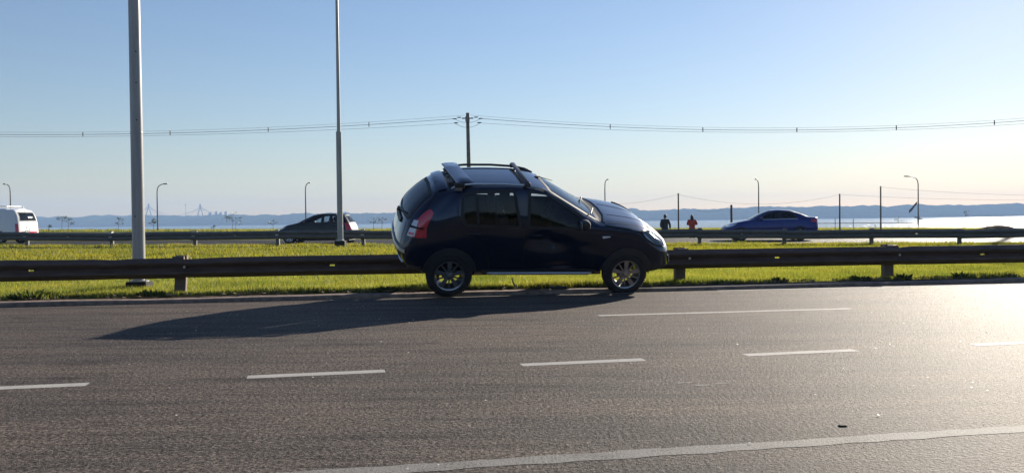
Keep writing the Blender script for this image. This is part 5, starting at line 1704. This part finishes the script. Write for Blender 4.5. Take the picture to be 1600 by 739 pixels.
def person(label, loc, rotz, H, coat, hooded, arms, hair_long):
    """faces local +y; the picture shows the back"""
    t = thing('person', label, 'person', loc, rotz)
    k = H / 1.75
    V = [(0, 0, 0.94), (0, 0.0, 1.10), (0, -0.01, 1.28), (0, -0.005, 1.42), (0, 0.005, 1.50), (0, 0.02, 1.57), (0, 0.025, 1.66), (0, 0.02, 1.72)]
    E = [(0, 1), (1, 2), (2, 3), (3, 4), (4, 5), (5, 6), (6, 7)]
    R = [(0.15, 0.115), (0.135, 0.10), (0.16, 0.11), (0.13, 0.09), 0.055, (0.072, 0.085), (0.076, 0.092), (0.055, 0.068)]
    for s in (-1, 1):
        i = len(V)
        st = 0.10 * s
        V += [(s * 0.09, 0, 0.88), (s * 0.10, 0.015 + st * 0.4, 0.50), (s * 0.10, -0.02 + st, 0.10), (s * 0.10, 0.02 + st, 0.045), (s * 0.11, 0.14 + st, 0.035)]
        E += [(0, i), (i, i + 1), (i + 1, i + 2), (i + 2, i + 3), (i + 3, i + 4)]
        R += [0.085, 0.058, 0.042, 0.042, (0.045, 0.030)]
    wr = []
    for s in (-1, 1):
        el, wv = arms[s]
        i = len(V)
        V += [(s * 0.185, 0, 1.42), el, wv]
        E += [(3, i), (i, i + 1), (i + 1, i + 2)]
        R += [0.058, 0.042, 0.028]
        wr.append(i + 2)
        d = Vector(wv) - Vector(el)
        hand_chain(V, E, R, i + 2, d, (0, 1, 0) if abs(d.y) < abs(d.z) else (0, 0, 1))
    sc_ = lambda L: [tuple(c * k for c in v) for v in L]
    rs = lambda L: [tuple(c * k for c in (r if isinstance(r, tuple) else (r, r))) for r in L]
    skin('body', sc_(V), E, rs(R), M['skin'], t)
    # jacket over trunk and arms
    JV = [(0, 0, 1.05), (0, 0, 0.84), (0, -0.01, 1.25), (0, -0.01, 1.40), (0, 0.0, 1.48)]
    JE = [(0, 1), (0, 2), (2, 3), (3, 4)]
    JR = [(0.205, 0.155), (0.215, 0.16), (0.215, 0.155), (0.19, 0.125), (0.085, 0.085)]
    for s in (-1, 1):
        el, wv = arms[s]
        i = len(JV)
        JV += [(s * 0.20, 0, 1.41), el, tuple(Vector(el).lerp(Vector(wv), 0.95))]
        JE += [(3, i), (i, i + 1), (i + 1, i + 2)]
        JR += [0.095, 0.078, 0.060]
    skin('jacket', sc_(JV), JE, rs(JR), coat, t)
    TV = [(0, 0, 0.93)]
    TE, TR = [], [(0.165, 0.13)]
    for s in (-1, 1):
        i = len(TV)
        st = 0.10 * s
        TV += [(s * 0.092, 0, 0.86), (s * 0.10, 0.015 + st * 0.4, 0.50), (s * 0.10, -0.02 + st, 0.09)]
        TE += [(0, i), (i, i + 1), (i + 1, i + 2)]
        TR += [0.105, 0.080, 0.068]
    skin('trousers', sc_(TV), TE, rs(TR), M['trousers'], t)
    for s in (-1, 1):
        st = 0.10 * s
        m = MB().rbox(((s * 0.10 - 0.05) * k, (-0.07 + st) * k, 0.0), ((s * 0.10 + 0.05) * k, (0.20 + st) * k, 0.085 * k), 0.03)
        m.obj('shoe', M['plastic'], t, True)
    # hair as a shaped cap, ears, nose, eyes
    hc = MB().ball((0, -0.002 * k, 1.665 * k), 0.108 * k, 8, (0.86, 1.0, 1.05))
    if hair_long:
        hc.ball((0, -0.05 * k, 1.56 * k), 0.12 * k, 8, (0.95, 0.6, 1.2))
    hc.v = [(x, y - (0.03 * k if z < 1.66 * k else 0.01 * k), z + 0.012 * k) for x, y, z in hc.v]
    hc.obj('hair', M['hair'], t, True)
    fcx = MB()
    for s in (-1, 1):
        fcx.ball((s * 0.080 * k, 0.02 * k, 1.635 * k), 0.028 * k, 5, (0.35, 0.7, 1.1))
    fcx.obj('ear', M['skin'], t, True)
    MB().ball((0, 0.118 * k, 1.625 * k), 0.018 * k, 5, (0.7, 0.9, 1.3)).obj('nose', M['skin'], t, True)
    ey = MB()
    for s in (-1, 1): ey.ball((s * 0.032 * k, 0.098 * k, 1.65 * k), 0.013 * k, 5)
    ey.obj('eye', M['hair'], t, True)
    MB().ball((0, 0.105 * k, 1.585 * k), 0.02 * k, 5, (1.2, 0.4, 0.3)).obj('mouth', M['red'], t, True)
    return t
pz = lambda x, y: float(terr(x, y))
person('person in a dark jacket walking away towards the water', (9.23, 54, pz(9.23, 54)), radians(8), 1.70, M['coat_dark'], False,
       {-1: ((-0.27, -0.02, 1.14), (-0.20, 0.10, 0.96)), 1: ((0.30, -0.03, 1.15), (0.34, 0.03, 0.88))}, False)
person('person in a red jacket with dark hair, head bent and arms folded in front', (10.86, 54, pz(10.86, 54)), radians(-12), 1.66, M['coat_red'], True,
       {-1: ((-0.30, 0.02, 1.18), (-0.12, 0.22, 1.16)), 1: ((0.30, 0.02, 1.18), (0.10, 0.24, 1.22))}, True)

# ------------------------------------------------------------------ grass, weeds, litter
def blades(name, n, fx, h, wd, mat, clump=0.0, up=0.35, keep=None):
    x, y = fx(n)
    if keep is not None:
        m = keep(x, y)
        x, y = x[m], y[m]
    n = len(x)
    z = terr(x, y)
    hh = RNG.uniform(h[0], h[1], n) * (0.75 + 0.5 * np.abs(np.sin(x * 1.3 + y * 0.7) * np.cos(x * 0.37 - y * 0.9)))
    a = RNG.uniform(0, 2 * pi, n)
    b_ = RNG.uniform(0, 2 * pi, n)
    l = RNG.uniform(0, up, n) * hh * 1.3
    w2 = RNG.uniform(wd[0], wd[1], n) / 2
    V = np.zeros((n, 3, 3))
    V[:, 0] = np.stack([x - np.cos(a) * w2, y - np.sin(a) * w2, z - 0.01], 1)
    V[:, 1] = np.stack([x + np.cos(a) * w2, y + np.sin(a) * w2, z - 0.01], 1)
    V[:, 2] = np.stack([x + np.cos(b_) * l, y + np.sin(b_) * l, z + hh], 1)
    return V

def strip(q0, q1, x0, x1, base=kerbY, pw=1.0):
    def f(n):
        x = RNG.uniform(x0, x1, n)
        q = q0 + (q1 - q0) * RNG.uniform(0, 1, n)**pw
        return x, base(x) + q
    return f
ragged = lambda x, y: (y - kerbY(x)) > 0.62 + 0.16 * np.sin(x * 2.3) * np.sin(x * 0.9 + 1) + 0.09 * np.sin(x * 9.1) + RNG.normal(0, 0.04, x.shape)
G1 = blades('g', 230000, strip(0.35, 3.6, -10.5, 11.5), (0.04, 0.115), (0.006, 0.016), None, keep=ragged, up=0.6)
G2 = blades('g', 70000, strip(3.6, 6.5, -12.5, 13.5), (0.05, 0.12), (0.009, 0.02), None, up=0.6)
G3 = blades('g', 40000, strip(6.5, 12, -16, 17), (0.04, 0.10), (0.012, 0.03), None, up=0.6)
fast_tris('grass', np.concatenate([G1, G2, G3]), M['blade'], 'stuff')['label'] = 'short bright green verge grass lit from behind'
G4 = blades('g', 150000, strip(12, 21.9, -25, 24), (0.04, 0.12), (0.015, 0.04), None, up=0.7, keep=lambda x, y: y < farY(x) - 0.1)
G5 = blades('g', 40000, strip(-0.5, 1.6, -30, 26, farY), (0.05, 0.15), (0.015, 0.04), None, up=0.7)
G6 = blades('g', 30000, strip(44, 57, -52, 46, farY), (0.08, 0.25), (0.03, 0.08), None, up=0.6)
fast_tris('median_grass', np.concatenate([G4, G5, G6]), M['blade_far'], 'stuff')['label'] = 'yellow green mown grass of the median'

def weed(x, y, r, h, n, label, mat='weed', flat=0.6):
    g = float(terr(x, y))
    V = []
    for i in range(n):
        a = random.uniform(0, 2 * pi)
        rr = r * sqrt(random.random()) * 0.75
        bx, by = rr * cos(a), rr * sin(a) * flat
        L = h * random.uniform(0.3, 1.1) * (1 - 0.6 * rr / r)
        out = random.uniform(0.3, 1.5) * L
        d = random.uniform(0, 2 * pi)
        tip = (bx + cos(a) * out * 0.7, by + sin(a) * out * 0.5, L)
        w2 = random.uniform(0.010, 0.024)
        mid = ((bx + tip[0]) / 2 , (by + tip[1]) / 2, L * 0.65)
        l = (mid[0] - cos(d) * w2, mid[1] - sin(d) * w2, mid[2])
        r2 = (mid[0] + cos(d) * w2, mid[1] + sin(d) * w2, mid[2])
        V += [((bx, by, -0.02), l, r2), (l, tip, r2)]
    o = fast_tris('weed_clump', np.array(V), M[mat])
    o.location = (x, y, g)
    return tag(o, label, 'weed', 'weed clumps along the kerb')
weed(-6.65, kerbY(-6.65) + 0.62, 0.40, 0.17, 330, 'broad dark weed clump on the verge at the far left')
weed(-3.32, kerbY(-3.32) + 0.16, 0.13, 0.09, 130, 'small dark weed tuft growing out of the kerb left of the car')
weed(4.18, kerbY(4.18) + 0.66, 0.18, 0.12, 120, 'dark leafy weed between the two guardrail posts right of the car')
weed(3.2, kerbY(3.2) + 0.62, 0.12, 0.08, 60, 'low weed just right of the post ahead of the car')
weed(5.55, kerbY(5.55) + 0.66, 0.20, 0.13, 130, 'leafy weed at the left foot of the right hand post')
weed(6.28, kerbY(6.28) + 0.66, 0.16, 0.14, 90, 'leafy weed at the right foot of the right hand post')
weed(7.25, kerbY(7.25) + 0.62, 0.12, 0.15, 60, 'upright weed at the far right of the verge')
weed(-5.1, kerbY(-5.1) + 0.62, 0.25, 0.13, 200, 'dark weed beside the foot of the post left of the car')
weed(-1.85, kerbY(-1.85) + 0.55, 0.20, 0.11, 160, 'straggly weed beside the rear wheel of the tilted car')
# dry leaves, bits of soil and stones along the soil strip
n = 1500
x = RNG.uniform(-10, 11, n)
y = kerbY(x) + RNG.uniform(0.12, 0.75, n)
z = terr(x, y) + 0.012 + RNG.uniform(0, 0.02, n)
a = RNG.uniform(0, 2 * pi, n)
s_ = RNG.uniform(0.010, 0.045, n)
V = np.zeros((n, 3, 3))
for k in range(3):
    t_ = a + k * 2.1 + RNG.uniform(-.4, .4, n)
    V[:, k] = np.stack([x + np.cos(t_) * s_, y + np.sin(t_) * s_ * 0.6, z + RNG.uniform(-0.006, 0.03, n)], 1)
fast_tris('leaf_litter', V, M['litter'], 'stuff')['label'] = 'dry leaves and crumbs on the soil behind the kerb'
# pale grit on the road
n = 260
x = RNG.uniform(-4, 7, n)
y = 3.3 + RNG.uniform(0, 1, n)**0.8 * 8.5
V = np.zeros((n, 3, 3))
s_ = RNG.uniform(0.004, 0.012, n)
a = RNG.uniform(0, 2 * pi, n)
for k in range(3):
    t_ = a + k * 2.1
    V[:, k] = np.stack([x + np.cos(t_) * s_, y + np.sin(t_) * s_, 0.003 + RNG.uniform(0, 0.008, n)], 1)
M['grit'] = simple('pale_grit', (0.6, 0.58, 0.55), 0.6, var=0.1)
fast_tris('road_grit', V, M['grit'], 'stuff')['label'] = 'pale grit scattered on the asphalt'
db = MB().box((-0.024, -0.014, 0.0), (0.022, 0.012, 0.007), None, 0.6).obj('debris', M['seam'])
db.location = (1.675, 4.55, 0.0005)
tag(db, 'small dark scrap lying on the asphalt at the lower right', 'debris')
ct = MB()
for i in range(9):
    x0 = -3.2 + i * 0.16
    ct.v += [(x0, 0.0 + 0.01 * sin(i * 2), 0.008), (x0 + 0.02, 0.07 + 0.012 * cos(i), 0.03)]
ct.f = [(2 * i, 2 * i + 2, 2 * i + 3, 2 * i + 1) for i in range(8)]
# broken bits below the car on the kerb
M['bit'] = simple('torn_plastic', (0.12, 0.11, 0.11), 0.5, var=0.3)
for i, (x, d, s, lb) in enumerate(((0.66, 0.10, 0.09, 'flat dark scrap of plastic on the kerb under the middle of the car'), (0.02, 0.45, 0.06, 'pale stick poking from the grass edge under the rear door'))):
    if i == 0:
        o = MB().rbox((-s * 1.4, -0.05, 0), (s * 1.4, 0.05, 0.02), 0.008).obj('plastic_scrap', M['plastic'])
    else:
        o = MB().tube([(0.04, 0.02, 0), (-0.01, 0, 0.07), (-0.03, -0.01, 0.15)], [0.012, 0.012, 0.008], 6).obj('stick', M['grit'])
    o.location = (x, kerbY(x) + d, 0.08 if i == 0 else 0.07)
    tag(o, lb, 'debris' if i == 0 else 'stick')

# ------------------------------------------------------------------ saplings on the bank
def sapling(x, y, h, n, label):
    g = float(terr(x, y))
    t = thing('sapling', label, 'sapling', (x, y, g), 0, 'thin saplings along the shore')
    mb = MB().tube([(0, 0, -0.1), (0.02 * h, 0, h * 0.5), (0.06 * h, 0.0, h * 0.95)], [0.022, 0.016, 0.008], 5)
    tips = []
    for i in range(4):
        a = random.uniform(0, 2 * pi)
        s = random.uniform(0.45, 0.85)
        p = Vector((0.05 * h * s, 0, h * s))
        q = p + Vector((cos(a) * 0.32 * h, sin(a) * 0.2 * h, random.uniform(0.05, 0.22) * h))
        mb.tube([p, q], [0.010, 0.006], 4)
        tips.append(q)
    mb.obj('trunk', M['bark'], t, True)
    V = []
    for i in range(n):
        c = random.choice(tips + [Vector((0.05 * h, 0, h))]) + Vector((random.gauss(0, 0.09 * h), random.gauss(0, 0.09 * h), random.gauss(0, 0.05 * h)))
        u = Vector((random.gauss(0, 1), random.gauss(0, 1), random.gauss(0, 1))).normalized() * random.uniform(0.04, 0.09)
        v = u.cross(Vector((random.gauss(0, 1), random.gauss(0, 1), random.gauss(0, 1)))).normalized() * random.uniform(0.02, 0.05)
        V += [(c - u, c + v, c + u), (c - u, c + u, c - v)]
    fast_tris('crown', np.array([[tuple(p) for p in tr] for tr in V]), M['sapling'], None, t)
for x, h, n, lb in ((-44.9, 0.9, 40, 'first sapling right of the white van'), (-43.4, 0.55, 40, 'lowest shrubby sapling right of the white van'), (-42.2, 1.35, 60, 'forked sapling between the van and the thick pole'),
                    (-41.6, 1.15, 70, 'bushy sapling beside the forked one'), (-36.9, 1.2, 60, 'sapling just left of the thick pale pole'), (-33.6, 1.1, 90, 'dark sapling at the foot of the small lamp right of the thick pole'),
                    (-28.0, 0.5, 40, 'tiny sapling far right of the bridge'), (-26.2, 1.75, 60, 'tallest thin sapling left of the black hatchback'), (-25.9, 1.25, 50, 'thin sapling beside the tallest one'),
                    (-22.4, 1.0, 40, 'thin sapling over the bonnet of the black hatchback'), (-13.0, 1.2, 40, 'sapling right of the black hatchback'), (-12.2, 1.15, 40, 'sapling close to the bumper of the tilted car'),
                    (36.2, 1.1, 30, 'thin sapling left of the bannered lamp'), (42.5, 1.6, 30, 'thin sapling in the glare at the right')):
    sapling(x, 84, h, n, lb)

# grassy hummock in the glare
mv, mf = [], []
for i in range(15):
    for j in range(9):
        u, v_ = i / 14 * 2 - 1, j / 8 * 2 - 1
        rr = max(0, 1 - u * u) * max(0, 1 - v_ * v_)
        mv.append((41.2 + u * 1.45, 76 + v_ * 1.2, float(terr(41.2, 76)) - 0.05 + 0.46 * rr**0.6 + 0.05 * sin(i * 2.2 + j)))
mf = [(i * 9 + j, (i + 1) * 9 + j, (i + 1) * 9 + j + 1, i * 9 + j + 1) for i in range(14) for j in range(8)]
me = bpy.data.meshes.new('earth_mound')
me.from_pydata(mv, [], mf)
me.polygons.foreach_set('use_smooth', [True] * len(me.polygons))
tag(link('earth_mound', me, M['soil']), kind='structure')
